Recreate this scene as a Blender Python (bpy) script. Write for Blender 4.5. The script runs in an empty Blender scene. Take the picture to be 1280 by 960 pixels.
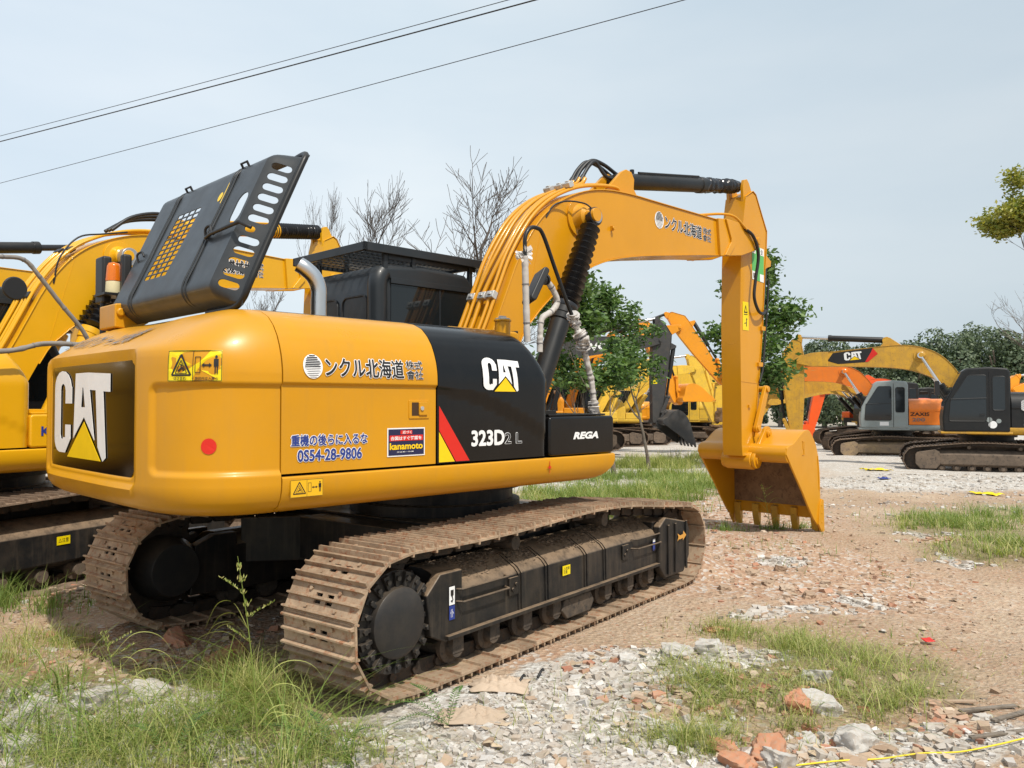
import bpy, bmesh, math, random
from mathutils import Vector, Matrix, noise
R = math.radians
sc = bpy.context.scene
COL = sc.collection
random.seed(7)
PI = math.pi

# ------------------------------------------------------------------ helpers
def clamp(a, lo=0., hi=1.): return max(lo, min(hi, a))
def sstep(a, b, x):
    t = clamp((x-a)/(b-a)); return t*t*(3-2*t)

def spline(pts, n=6, closed=False):
    P = [Vector(p) for p in pts]; out = []
    m = len(P)
    rng = range(m) if closed else range(m-1)
    for i in rng:
        p0 = P[(i-1) % m] if (closed or i > 0) else P[i]*2-P[i+1]
        p1 = P[i]; p2 = P[(i+1) % m]
        p3 = P[(i+2) % m] if (closed or i+2 < m) else p2*2-p1
        for k in range(n):
            t = k/n
            out.append(0.5*((2*p1)+(p2-p0)*t+(2*p0-5*p1+4*p2-p3)*t*t+(3*p1-p0-3*p2+p3)*t**3))
    if not closed: out.append(P[-1])
    return out

class MB:
    def __init__(s): s.v = []; s.f = []; s.m = []; s.mi = 0
    def add(s, vs, fs, M=None):
        n = len(s.v)
        s.v += [tuple(M @ Vector(v)) if M is not None else tuple(v) for v in vs]
        for f in fs: s.f.append(tuple(i+n for i in f)); s.m.append(s.mi)
        return s
    def box(s, x0, x1, y0, y1, z0, z1, M=None):
        vs = [(x, y, z) for x in (x0, x1) for y in (y0, y1) for z in (z0, z1)]
        return s.add(vs, [(0,1,3,2),(4,6,7,5),(0,4,5,1),(2,3,7,6),(0,2,6,4),(1,5,7,3)], M)
    def prism(s, pts, y0, y1, M=None):          # outline in x,z extruded along y
        n = len(pts)
        vs = [(p[0], y0, p[1]) for p in pts]+[(p[0], y1, p[1]) for p in pts]
        fs = [tuple(range(n)), tuple(range(2*n-1, n-1, -1))]+[(i, (i+1) % n, (i+1) % n+n, i+n) for i in range(n)]
        return s.add(vs, fs, M)
    def prismx(s, pts, x0, x1, M=None):         # outline in y,z extruded along x
        n = len(pts)
        vs = [(x0, p[0], p[1]) for p in pts]+[(x1, p[0], p[1]) for p in pts]
        fs = [tuple(range(n)), tuple(range(2*n-1, n-1, -1))]+[(i, (i+1) % n, (i+1) % n+n, i+n) for i in range(n)]
        return s.add(vs, fs, M)
    def prismz(s, pts, z0, z1, M=None):
        n = len(pts)
        vs = [(p[0], p[1], z0) for p in pts]+[(p[0], p[1], z1) for p in pts]
        fs = [tuple(range(n)), tuple(range(2*n-1, n-1, -1))]+[(i, (i+1) % n, (i+1) % n+n, i+n) for i in range(n)]
        return s.add(vs, fs, M)
    def strip(s, path, y0, y1, th, M=None):     # plate following an x,z path
        n = len(path); vs = []
        for i, p in enumerate(path):
            a = path[max(0, i-1)]; b = path[min(n-1, i+1)]
            d = Vector((b[0]-a[0], b[1]-a[1])).normalized(); nn = Vector((-d.y, d.x))*th
            for (yy, k) in ((y0, 0), (y1, 0), (y1, 1), (y0, 1)):
                vs.append((p[0]+nn.x*k, yy, p[1]+nn.y*k))
        fs = [(0,1,2,3), tuple(4*(n-1)+k for k in (3,2,1,0))]
        for i in range(n-1):
            for k in range(4): fs.append((4*i+k, 4*i+4+k, 4*i+4+(k+1) % 4, 4*i+(k+1) % 4))
        return s.add(vs, fs, M)
    def tube(s, path, r, n=8, M=None, caps=True, rr=None):
        P = [Vector(p) for p in path]; m = len(P)
        if m < 2: return s
        t0 = (P[1]-P[0]).normalized()
        up = Vector((0,0,1)) if abs(t0.z) < .9 else Vector((1,0,0))
        u = t0.cross(up).normalized(); vs = []
        for i in range(m):
            t = (P[min(m-1,i+1)]-P[max(0,i-1)])
            if t.length < 1e-9: t = t0
            t.normalize()
            u = (u-t*u.dot(t)); u = u.normalized() if u.length > 1e-6 else t.orthogonal().normalized()
            w = t.cross(u); ri = rr[i] if rr else r
            for k in range(n):
                a = 2*PI*k/n; vs.append(P[i]+(u*math.cos(a)+w*math.sin(a))*ri)
        fs = [(i*n+k, i*n+(k+1) % n, (i+1)*n+(k+1) % n, (i+1)*n+k) for i in range(m-1) for k in range(n)]
        if caps: fs += [tuple(range(n-1,-1,-1)), tuple(range((m-1)*n, m*n))]
        return s.add(vs, fs, M)
    def cyl(s, p0, p1, r, r1=None, n=20, M=None):
        return s.tube([p0, p1], r, n, M, True, [r, r if r1 is None else r1])
    def lathe(s, p0, p1, prof, n=24, M=None):   # prof: (distance from p0, radius)
        p0 = Vector(p0); d = (Vector(p1)-p0).normalized()
        u = d.orthogonal().normalized(); w = d.cross(u); vs = []
        for (t, r) in prof:
            for k in range(n):
                a = 2*PI*k/n; vs.append(p0+d*t+(u*math.cos(a)+w*math.sin(a))*max(r,1e-4))
        m = len(prof)
        fs = [(i*n+k, i*n+(k+1) % n, (i+1)*n+(k+1) % n, (i+1)*n+k) for i in range(m-1) for k in range(n)]
        fs += [tuple(range(n-1,-1,-1)), tuple(range((m-1)*n, m*n))]
        return s.add(vs, fs, M)
    def grid(s, fn, nu, nv, M=None, cu=False):
        vs = [fn(i, j) for i in range(nu) for j in range(nv)]
        fs = [(i*nv+j, i*nv+j+1, (i+1)*nv+j+1, (i+1)*nv+j) for i in range(nu-1) for j in range(nv-1)]
        return s.add(vs, fs, M)
    def rbox(s, x0, x1, y0, y1, z0, z1, r, M=None, axis='y', k=4):   # box with rounded corners seen along an axis
        def rr(a0,a1,b0,b1):
            pts=[]
            for (cx,cy,st) in ((a1-r,b1-r,0),(a0+r,b1-r,90),(a0+r,b0+r,180),(a1-r,b0+r,270)):
                for q in range(k+1):
                    an=R(st+90*q/k); pts.append((cx+r*math.cos(an), cy+r*math.sin(an)))
            return pts
        if axis=='y': return s.prism(rr(x0,x1,z0,z1), y0, y1, M)
        if axis=='x': return s.prismx(rr(y0,y1,z0,z1), x0, x1, M)
        return s.prismz(rr(x0,x1,y0,y1), z0, z1, M)
    def mesh(s, name, mat, smooth=35, recalc=True):
        me = bpy.data.meshes.new(name)
        me.from_pydata(s.v, [], s.f)
        mats = mat if isinstance(mat, (list, tuple)) else [mat]
        for m in mats: me.materials.append(m)
        if len(mats) > 1: me.polygons.foreach_set('material_index', s.m)
        if recalc:
            bm = bmesh.new(); bm.from_mesh(me); bmesh.ops.recalc_face_normals(bm, faces=bm.faces); bm.to_mesh(me); bm.free()
        if smooth:
            me.shade_smooth(); me.set_sharp_from_angle(angle=R(smooth))
        me.update()
        return me
    def build(s, name, mat, parent=None, bevel=0, smooth=35, M=None, seg=2, recalc=True):
        o = bpy.data.objects.new(name, s.mesh(name, mat, smooth, recalc)); COL.objects.link(o)
        if parent: o.parent = parent
        if M is not None: o.matrix_local = M
        if bevel:
            b = o.modifiers.new('bevel', 'BEVEL'); b.width = bevel; b.segments = seg
            b.limit_method = 'ANGLE'; b.angle_limit = R(34); b.harden_normals = bool(smooth)
        return o

def tag(o, label=None, cat=None, group=None, kind=None):
    if label: o['label'] = label
    if cat: o['category'] = cat
    if group: o['group'] = group
    if kind: o['kind'] = kind
    return o
def empty(name, loc=(0,0,0), rz=0, label=None, cat=None, group=None, scale=1):
    o = bpy.data.objects.new(name, None); COL.objects.link(o); o.empty_display_size = .3
    o.location = loc; o.rotation_euler = (0,0,rz); o.scale = (scale,)*3
    return tag(o, label, cat, group)

# ------------------------------------------------------------------ materials
def nodes(name):
    m = bpy.data.materials.new(name); m.use_nodes = True
    nt = m.node_tree; b = nt.nodes['Principled BSDF']
    return m, nt, b
def N(nt, typ, **kw):
    n = nt.nodes.new(typ)
    for k, v in kw.items(): setattr(n, k, v)
    return n
def noise_tex(nt, scale, detail=4, rough=.6, coord='Object', dist=0, stretch=None):
    tc = N(nt, 'ShaderNodeTexCoord'); n = N(nt, 'ShaderNodeTexNoise')
    n.inputs['Scale'].default_value = scale; n.inputs['Detail'].default_value = detail
    n.inputs['Roughness'].default_value = rough; n.inputs['Distortion'].default_value = dist
    if stretch:
        mp = N(nt, 'ShaderNodeMapping'); mp.inputs['Scale'].default_value = stretch
        nt.links.new(tc.outputs[coord], mp.inputs[0]); nt.links.new(mp.outputs[0], n.inputs['Vector'])
    else: nt.links.new(tc.outputs[coord], n.inputs['Vector'])
    return n
def ramp(nt, src, stops):
    r = N(nt, 'ShaderNodeValToRGB'); e = r.color_ramp.elements
    while len(e) < len(stops): e.new(.5)
    for i, (p, c) in enumerate(stops):
        e[i].position = p; e[i].color = (c[0], c[1], c[2], 1) if isinstance(c, (tuple, list)) else (c, c, c, 1)
    nt.links.new(src, r.inputs[0]); return r.outputs[0]
def mix(nt, fac, a, b, typ='MIX'):
    m = N(nt, 'ShaderNodeMix', data_type='RGBA', blend_type=typ)
    for sock, v in ((m.inputs[0], fac), (m.inputs[6], a), (m.inputs[7], b)):
        if hasattr(v, 'is_linked') or hasattr(v, 'links'): nt.links.new(v, sock)
        elif isinstance(v, (int, float)): sock.default_value = v
        else: sock.default_value = (v[0], v[1], v[2], 1)
    return m.outputs[2]
def math_(nt, op, a, b=0.):
    m = N(nt, 'ShaderNodeMath', operation=op)
    for i, v in enumerate((a, b)):
        if isinstance(v, (int, float)): m.inputs[i].default_value = v
        else: nt.links.new(v, m.inputs[i])
    return m.outputs[0]
def bump(nt, b, src, strength=.3, dist=.01):
    bp_ = N(nt, 'ShaderNodeBump'); bp_.inputs['Strength'].default_value = strength; bp_.inputs['Distance'].default_value = dist
    nt.links.new(src, bp_.inputs['Height']); nt.links.new(bp_.outputs[0], b.inputs['Normal'])

def paint(name, c, rough=.35, var=.12, dirt=.0, dirtc=(.16,.11,.07), coat=.3, updust=0., dustc=None, streak=.0, bumpy=.04, chips=0.):
    m, nt, b = nodes(name)
    n1 = noise_tex(nt, 1.3, 5, .6)
    col = mix(nt, ramp(nt, n1.outputs[0], [(.3,0),(.7,1)]), tuple(x*(1-var) for x in c), tuple(min(1,x*(1+var*.6)) for x in c))
    if streak:
        n2 = noise_tex(nt, 6, 4, .6, stretch=(3,3,.25))
        col = mix(nt, math_(nt,'MULTIPLY', ramp(nt, n2.outputs[0], [(.5,0),(.75,1)]), streak), col, dirtc)
    if dirt:
        n3 = noise_tex(nt, 5, 8, .7)
        col = mix(nt, math_(nt,'MULTIPLY', ramp(nt, n3.outputs[0], [(.42,0),(.66,1)]), dirt), col, dirtc)
    if updust:
        g = N(nt, 'ShaderNodeNewGeometry'); sx = N(nt, 'ShaderNodeSeparateXYZ'); nt.links.new(g.outputs['Normal'], sx.inputs[0])
        n4 = noise_tex(nt, 9, 8, .75)
        f = math_(nt, 'MULTIPLY', ramp(nt, sx.outputs[2], [(.15,0),(.75,1)]), ramp(nt, n4.outputs[0], [(.28,.15),(.55,1)]))
        col = mix(nt, math_(nt,'MULTIPLY', f, updust), col, dustc or dirtc)
    b.inputs['Specular IOR Level'].default_value = .36
    if chips:
        n5 = noise_tex(nt, 14, 6, .8)
        col = mix(nt, math_(nt,'MULTIPLY', ramp(nt, n5.outputs[0], [(.6,0),(.64,1)]), chips), col, (.07,.04,.03))
    nt.links.new(col, b.inputs['Base Color'])
    nr = noise_tex(nt, 3.5, 5, .6)
    nt.links.new(ramp(nt, nr.outputs[0], [(.3, max(.04, rough*.8)), (.7, min(1, rough*1.25))]), b.inputs['Roughness'])
    b.inputs['Coat Weight'].default_value = coat; b.inputs['Coat Roughness'].default_value = .12
    if bumpy:
        nb = noise_tex(nt, 60, 2, .5); bump(nt, b, nb.outputs[0], bumpy, .002)
    return m
def plain(name, c, rough=.5, metal=0., emit=0, alpha=1, trans=0):
    m, nt, b = nodes(name)
    n1 = noise_tex(nt, 8, 4, .6)
    col = mix(nt, n1.outputs[0], tuple(x*.88 for x in c), tuple(min(1,x*1.1) for x in c))
    nt.links.new(col, b.inputs['Base Color'])
    b.inputs['Roughness'].default_value = rough; b.inputs['Metallic'].default_value = metal
    b.inputs['Transmission Weight'].default_value = trans
    return m
def rusty(name, a, b_, c, scale=7, rough=.75, metal=.2):
    m, nt, b = nodes(name)
    oi = N(nt, 'ShaderNodeObjectInfo')
    n1 = noise_tex(nt, scale, 8, .75, 'Object'); n2 = noise_tex(nt, scale*3.3, 6, .7, 'Object')
    mp = N(nt, 'ShaderNodeVectorMath', operation='ADD')
    tc = N(nt, 'ShaderNodeTexCoord')
    cmb = N(nt,'ShaderNodeCombineXYZ'); s10 = math_(nt,'MULTIPLY',oi.outputs['Random'],37.)
    nt.links.new(s10, cmb.inputs[0]); nt.links.new(s10, cmb.inputs[1])
    nt.links.new(tc.outputs['Object'], mp.inputs[0]); nt.links.new(cmb.outputs[0], mp.inputs[1])
    nt.links.new(mp.outputs[0], n1.inputs['Vector']); nt.links.new(mp.outputs[0], n2.inputs['Vector'])
    col = mix(nt, ramp(nt, n1.outputs[0], [(.35,0),(.62,1)]), a, b_)
    col = mix(nt, ramp(nt, n2.outputs[0], [(.52,0),(.68,1)]), col, c)
    rv = math_(nt, 'ADD', math_(nt, 'MULTIPLY', oi.outputs['Random'], .38), .78); cv = N(nt, 'ShaderNodeCombineColor')
    for q in range(3): nt.links.new(rv, cv.inputs[q])
    col = mix(nt, 1., col, cv.outputs[0], 'MULTIPLY')
    nt.links.new(col, b.inputs['Base Color']); b.inputs['Roughness'].default_value = rough; b.inputs['Metallic'].default_value = metal
    bump(nt, b, n2.outputs[0], .5, .006)
    return m

YEL = (.585,.268,.004)
M = {}
M['cat_yellow'] = paint('warm yellow paint', YEL, .34, .07, .08, (.34,.20,.06), .06, updust=.14, streak=.13)
M['boom_yellow'] = paint('boom yellow paint', (.61,.272,.004), .38, .07, .06, (.4,.2,.04), .25, updust=.12)
M['kom_yellow'] = paint('bright yellow paint', (.70,.36,.006), .33, .06, .05, (.4,.25,.05), .3, updust=.1)
M['old_yellow'] = paint('worn yellow paint', (.62,.34,.035), .5, .12, .35, (.2,.12,.07), .05, updust=.5, streak=.3, chips=.6)
M['pale_yellow'] = paint('pale worn yellow paint', (.78,.50,.05), .45, .1, .25, (.3,.2,.1), .05, updust=.3, streak=.2, chips=.3)
M['orange'] = paint('orange paint', (.80,.20,.02), .4, .1, .15, (.3,.15,.08), .15, updust=.2, streak=.15)
M['amber'] = paint('yellow orange paint', (.80,.31,.012), .38, .08, .1, (.3,.15,.08), .15, updust=.2, streak=.1)
M['red_orange'] = paint('red orange paint', (.78,.10,.015), .4, .1, .1, (.3,.15,.08), .15, updust=.2)
M['black_gloss'] = paint('black body paint', (.0045,.0045,.0048), .17, .1, .10, (.022,.019,.016), .0, updust=.04, streak=.10)
M['black_matt'] = paint('black satin paint', (.009,.010,.011), .42, .1, .1, (.06,.05,.04), .05, updust=.25)
M['cab_paint'] = paint('dark cab paint', (.017,.021,.025), .40, .1, .08, (.08,.075,.07), .1, updust=.2)
M['hood_grey'] = paint('dark grey hood paint', (.024,.027,.030), .42, .08, .12, (.09,.085,.08), .2, streak=.1)
M['volvo_grey'] = paint('charcoal paint', (.05,.05,.052), .45, .1, .2, (.14,.11,.08), .05, updust=.4, chips=.3)
M['grey_paint'] = paint('grey green cab paint', (.27,.31,.31), .45, .1, .25, (.2,.17,.13), .05, updust=.3)
M['frame_black'] = paint('dusty black frame paint', (.009,.009,.0095), .5, .2, .22, (.10,.075,.052), .05, updust=1.0, dustc=(.22,.155,.10), streak=.35, bumpy=.2)
M['frame_brown'] = rusty('muddy frame steel', (.10,.075,.055), (.17,.125,.09), (.05,.04,.035), 4, .85, .1)
M['dirty_yellow'] = rusty('muddy yellow frame', (.34,.24,.13), (.22,.16,.11), (.12,.09,.07), 3, .85, .0)
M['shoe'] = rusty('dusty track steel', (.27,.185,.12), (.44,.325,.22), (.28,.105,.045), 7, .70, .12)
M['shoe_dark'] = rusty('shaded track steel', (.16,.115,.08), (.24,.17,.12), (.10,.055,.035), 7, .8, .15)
M['chain'] = rusty('greasy chain steel', (.035,.03,.027), (.08,.06,.045), (.11,.06,.035), 9, .65, .4)
M['bucket_in'] = rusty('brown bucket steel', (.15,.09,.05), (.25,.155,.085), (.10,.06,.04), 5, .6, .3)
M['rubber'] = plain('black rubber', (.012,.012,.013), .48)
M['boot'] = plain('bellows rubber', (.015,.015,.017), .32)
M['wrapbk'] = plain('black plastic wrap', (.012,.012,.014), .25)
M['chrome'] = plain('chrome', (.75,.75,.76), .15, 1.)
M['steel'] = plain('bright pipe steel', (.62,.62,.62), .28, 1.)
M['clamp'] = plain('zinc clamp', (.6,.58,.55), .4, .6)
M['wrap'] = plain('pale protective wrap', (.46,.43,.40), .6)
M['plastic_film'] = plain('whitish plastic film', (.62,.58,.54), .4, trans=.25)
M['glass_far'] = plain('smoky glass', (.02,.024,.026), .05)
M['glass_dark'] = plain('dark tinted glass', (.010,.013,.015), .05)
M['white'] = plain('white decal', (.80,.80,.80), .45)
M['blackd'] = plain('black decal', (.012,.011,.012), .35)
M['greyd'] = plain('grey decal', (.16,.15,.15), .5)
M['panel'] = plain('dark logo panel', (.008,.005,.003), .13)
M['yeld'] = plain('yellow decal', (.86,.56,.0), .4)
M['warn'] = plain('warning yellow decal', (.80,.62,.0), .4)
M['redd'] = plain('red decal', (.62,.016,.006), .45)
M['blued'] = plain('blue decal', (.018,.04,.23), .4)
M['navyd'] = plain('navy decal', (.012,.014,.06), .4)
M['greend'] = plain('green decal', (.10,.42,.10), .4)
M['amber_lens'] = plain('amber lens', (.80,.20,.01), .12, trans=.3)
M['cream'] = plain('cream plastic', (.70,.62,.38), .4)
M['gap'] = plain('recess shade brown', (.05,.022,.004), .7)  # body yellow darkened, holds the painted shade of the latch recess

# ------------------------------------------------------------------ lettering
def rect(w, h): return [(0,0),(w,0),(w,h),(0,h)]
def place(O, ex, ey):
    ex = Vector(ex).normalized(); ey = Vector(ey).normalized(); n = ex.cross(ey)
    m = Matrix.Identity(4)
    for i in range(3): m[i][0] = ex[i]; m[i][1] = ey[i]; m[i][2] = n[i]; m[i][3] = O[i]
    return m
def side_r(x, z, y=-1.372, z1=None): return place((x, y, z), (1,0,0), (0,0,1))
def side_l(x, z, y=1.372): return place((x, y, z), (-1,0,0), (0,0,1))
def poly(name, polys, mat, parent, Mx, warp=None, th=.0012):
    b = MB()
    for p in polys: b.prismz(p, 0, th)
    o = b.build(name, mat, None, smooth=0)
    if warp:
        bm = bmesh.new(); bm.from_mesh(o.data); bmesh.ops.triangulate(bm, faces=bm.faces)
        for _ in range(4):
            le = [e for e in bm.edges if e.calc_length() > .03]
            if le: bmesh.ops.subdivide_edges(bm, edges=le, cuts=1)
        bm.to_mesh(o.data); bm.free()
    finish(o, parent, Mx, warp); return o
def finish(o, parent, Mx, warp=None):
    o.data.transform(Mx)
    if warp:
        for v in o.data.vertices: v.co = warp(v.co)
    o.data.update(); o.parent = parent
def glyphs(name, body, mat, parent, Mx, w, h, bold=0., shear=0., warp=None, th=.0012, spacing=1., fat=0., outline=None, ow=.03, ext_off=.0):
    cu = bpy.data.curves.new(name, 'FONT'); cu.body = body; cu.size = 1; cu.offset = bold; cu.shear = shear
    cu.space_character = spacing; cu.resolution_u = 3; cu.space_line = .95; cu.align_x = 'LEFT'
    t = bpy.data.objects.new(name, cu); COL.objects.link(t)
    bpy.context.view_layer.update()
    me = bpy.data.meshes.new_from_object(t.evaluated_get(bpy.context.evaluated_depsgraph_get()))
    xs = [v.co.x for v in me.vertices]; ys = [v.co.y for v in me.vertices]
    if not xs: bpy.data.objects.remove(t); return None
    x0, x1, y0, y1 = min(xs), max(xs), min(ys), max(ys)
    sx, sy = w/(x1-x0), h/(y1-y0)
    res = []
    base = [tuple(v.co) for v in me.vertices]; fcs = [tuple(p.vertices) for p in me.polygons]
    def emit(shifts, m_, nm, lift, par):
        vs, fs = [], []
        for q, (dx, dy) in enumerate(shifts):
            n0 = len(vs); vs += [((v[0]-x0)*sx+dx, (v[1]-y0)*sy+dy, lift+q*.00005) for v in base]; fs += [tuple(i+n0 for i in f) for f in fcs]
        me_ = bpy.data.meshes.new(nm); me_.from_pydata(vs, [], fs); me_.materials.append(m_)
        if warp:
            bm = bmesh.new(); bm.from_mesh(me_)
            for _ in range(2):
                le = [e for e in bm.edges if e.calc_length() > .035]
                if le: bmesh.ops.subdivide_edges(bm, edges=le, cuts=1)
            bm.to_mesh(me_); bm.free()
        o = bpy.data.objects.new(nm, me_); COL.objects.link(o); finish(o, par, Mx, warp); return o
    f_ = fat*h
    o = emit([(0,0)]+([(f_*math.cos(a*PI/3), f_*math.sin(a*PI/3)) for a in range(6)] if fat else []), mat, name, .0020+ext_off, parent)
    if outline:
        r_ = f_+ow*h*.62
        emit([(r_*math.cos(a*PI/5), r_*math.sin(a*PI/5)) for a in range(10)], outline, 'lettering_outline', .0004+ext_off, o)
    bpy.data.meshes.remove(me)
    bpy.data.objects.remove(t); return o
def cat_logo(parent, Mx, w, h, warp=None):
    def arc(cx, cy, rx, ry, a0, a1, n=7): return [(cx+rx*math.cos(R(a0+(a1-a0)*i/n)), cy+ry*math.sin(R(a0+(a1-a0)*i/n))) for i in range(n+1)]
    # letters drawn in a 100 x 70 box
    c_out = arc(20,54,16,16,10,180)+[(4,14)]+arc(16,12,12,12,190,270,4)+[(24,0)]
    C1 = [(36,56),(36,42),(25,42),(25,53)]+arc(20.5,53,4.5,6,0,180,5)+[(16,18)]+arc(19,15,3,4,180,330,3)+[(25,13),(25,24),(34,24),(34,12),(25,0),(14,0)]+arc(15,13,12,13,265,180,4)+[(3,54)]+arc(19,55,16,15,180,5,8)
    A = [(42,14),(46,68),(62,68),(72,13),(63,24),(60,33),(55,40),(50,33)]
    A1 = [(40,12),(43,67),(60,67),(55.5,56),(53,56),(51,38),(54.5,38),(52,32)]
    A_l = [(39,13),(42,67),(52.5,67),(52.5,54),(51.3,40),(54,40),(55.5,37),(54.5,32)]
    A_r = [(52.5,67),(60,67),(72,11),(55.5,37),(54,40),(57.5,40),(54.5,54),(52.5,54)]
    T = [(61,67),(92,65),(92,51),(83,51.5),(87,0),(83,-3),(76,8),(72.5,52.5),(64,53)]
    P = [C1, [(39,13),(42,67),(52.6,67),(52.6,55),(50.8,39),(57,39),(54.0,55),(52.6,55),(52.6,67),(61,67),(71,13),(55.5,31)], T]
    tri = [(29,-3),(55.5,27),(80,-3)]
    sx, sy = w/100, h/72
    f = lambda p: [(x*sx, (y+4)*sy) for x, y in p]
    o = poly('logo_lettering', [f(p) for p in P], M['white'], parent, Mx, warp, .002)
    poly('logo_triangle', [f(tri)], M['yeld'], parent, Mx, warp, .002)
    return o
def company(parent, Mx, w, h, warp=None, rest=True, body='ンクル北海道'):
    # striped oval, big characters, small stacked characters
    k = 28; ov = [(.075*w+.072*w*math.cos(2*PI*i/k), h*.5+h*.6*math.sin(2*PI*i/k)) for i in range(k)]
    o = poly('emblem_oval', [ov], M['white'], parent, Mx, warp, .0012)
    st = []
    random.seed(3)
    for i in range(13):
        y = h*.5+h*1.05*(i/12-.5); hw = .066*w*math.sqrt(max(0, 1-((y-h*.5)/(h*.58))**2))
        t = h*(.014+.016*(i > 5))
        st.append([(.075*w-hw*random.uniform(.5,1), y-t), (.075*w+hw*random.uniform(.6,1), y-t), (.075*w+hw*.9, y+t), (.075*w-hw*.9, y+t)])
    s_ = poly('emblem_stripes', st, M['blackd'], o, Mx @ Matrix.Translation((0,0,.0012)), warp, .0008)
    glyphs('lettering', body, M['blackd'], parent, Mx @ Matrix.Translation((.17*w,.03*h,0)), w*.64, h*.95, .0, warp=warp, fat=.022, outline=M['white'], ow=.06)
    for t_, dz_ in (('株式', .53), ('會社', .0)):
        glyphs('lettering', t_, M['blackd'], parent, Mx @ Matrix.Translation((.835*w,dz_*h,0)), w*.15, h*.46, .0, warp=warp, fat=.016, outline=M['white'], ow=.07)
def warning(parent, Mx, w, h, bg, small=True, warp=None, warp2=None):
    o = poly('warning_sticker', [rect(w, h)], bg, parent, Mx, warp, .0012)
    L = Mx @ Matrix.Translation((0,0,.0013)); P = []
    def line(a, b, t):
        a = Vector(a); b = Vector(b); d = (b-a).normalized(); n = Vector((-d.y, d.x))*t/2
        P.append([tuple(a-n), tuple(b-n), tuple(b+n), tuple(a+n)])
    t = h*.035
    for a, b in (((.09*w,.2*h),(.46*w,.2*h)),((.46*w,.2*h),(.275*w,.86*h)),((.275*w,.86*h),(.09*w,.2*h))): line(a, b, t*1.6)
    for a, b in (((.16*w,.26*h),(.39*w,.26*h)),((.39*w,.26*h),(.275*w,.68*h)),((.275*w,.68*h),(.16*w,.26*h))): line(a, b, t*.6)
    line((.5*w,.02*h),(.5*w,.98*h),t*.5)
    line((.22*w,.33*h),(.3*w,.45*h),t*1.6); line((.3*w,.45*h),(.33*w,.33*h),t*1.3); line((.27*w,.5*h),(.29*w,.53*h),t*2.4)
    for a, b in (((.54*w,.28*h),(.54*w,.78*h)),((.54*w,.78*h),(.63*w,.78*h)),((.63*w,.78*h),(.63*w,.28*h)),((.63*w,.28*h),(.54*w,.28*h))): line(a, b, t*.6)
    line((.68*w,.52*h),(.80*w,.52*h),t*1.4)
    P.append([(.65*w,.52*h),(.70*w,.45*h),(.70*w,.59*h)]); P.append([(.83*w,.52*h),(.78*w,.59*h),(.78*w,.45*h)])
    P += [[(.86*w,.72*h),(.86*w,.48*h),(.94*w,.48*h),(.94*w,.72*h)],[(.875*w,.48*h),(.875*w,.24*h),(.895*w,.24*h),(.895*w,.48*h)],[(.91*w,.48*h),(.91*w,.24*h),(.93*w,.24*h),(.93*w,.48*h)]]
    P.append([(.9*w+.022*w*math.cos(a*PI/4), .79*h+.05*h*math.sin(a*PI/4)) for a in range(8)])
    for a, b in (((.01*w,.02*h),(.99*w,.02*h)),((.99*w,.02*h),(.99*w,.98*h)),((.99*w,.98*h),(.01*w,.98*h)),((.01*w,.98*h),(.01*w,.02*h))): line(a, b, t*.5)
    poly('warning_symbols', P, M['blackd'], o, L, warp2 or warp, .0006)
    if small:
        glyphs('lettering', 'はさまれ', M['blackd'], o, L @ Matrix.Translation((.14*w,.05*h,0)), w*.24, h*.09, .02, warp=warp2 or warp)
        glyphs('lettering', '旋回内立入禁止', M['blackd'], o, L @ Matrix.Translation((.54*w,.05*h,0)), w*.4, h*.09, .02, warp=warp2 or warp)
    return o
# ------------------------------------------------------------------ excavator (x forward, y left, z up; metres)
YB = -.15                       # boom plane
FOOT = (.25, 1.72); SPIN = (4.93, 3.73); BPIN = (4.92, .96)
W2 = 1.37
INS = [(1.07,.30),(1.073,.18),(1.088,.10),(1.115,.05),(1.15,.022),(1.2,.006),(1.26,0),(1.85,0),(1.9,.006),(1.95,.018),(2.0,.036),(2.06,.065),(2.12,.11),(2.17,.168),(2.205,.25),(2.225,.36),(2.24,.5)]
def ins(z, tab=INS):
    if z <= tab[0][0]: return tab[0][1]
    for (a, b), (c, d) in zip(tab, tab[1:]):
        if z <= c: return b+(d-b)*(z-a)/(c-a)
    return tab[-1][1]
def rotm(piv, a):
    p = Matrix.Translation((piv[0], 0, piv[1]))
    return p @ Matrix.Rotation(-a, 4, 'Y') @ p.inverted()
def frange(a, b, n): return [a+(b-a)*i/(n-1) for i in range(n)]

def panel(name, mat, parent, x0, xf, zs, fn, sgn, nx=24, front=None, flange=.03):
    xs = frange(0, 1, nx)
    cols = [(0, flange)]+[(u, 0) for u in xs]
    cols += [(1, f) for f in (front if front else [flange])]
    b = MB()
    def P(i, j):
        u, ex = cols[i]; z = zs[min(max(j-1, 0), len(zs)-1)]
        x1 = xf(z) if callable(xf) else xf
        x = x0+(x1-x0)*u
        y = W2-fn(x, z, x1)-ex
        if j == 0 or j == len(zs)+1: y -= flange
        return (x, sgn*y, z)
    b.grid(P, len(cols), len(zs)+2)
    return b.build(name, mat, parent, smooth=32)

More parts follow.
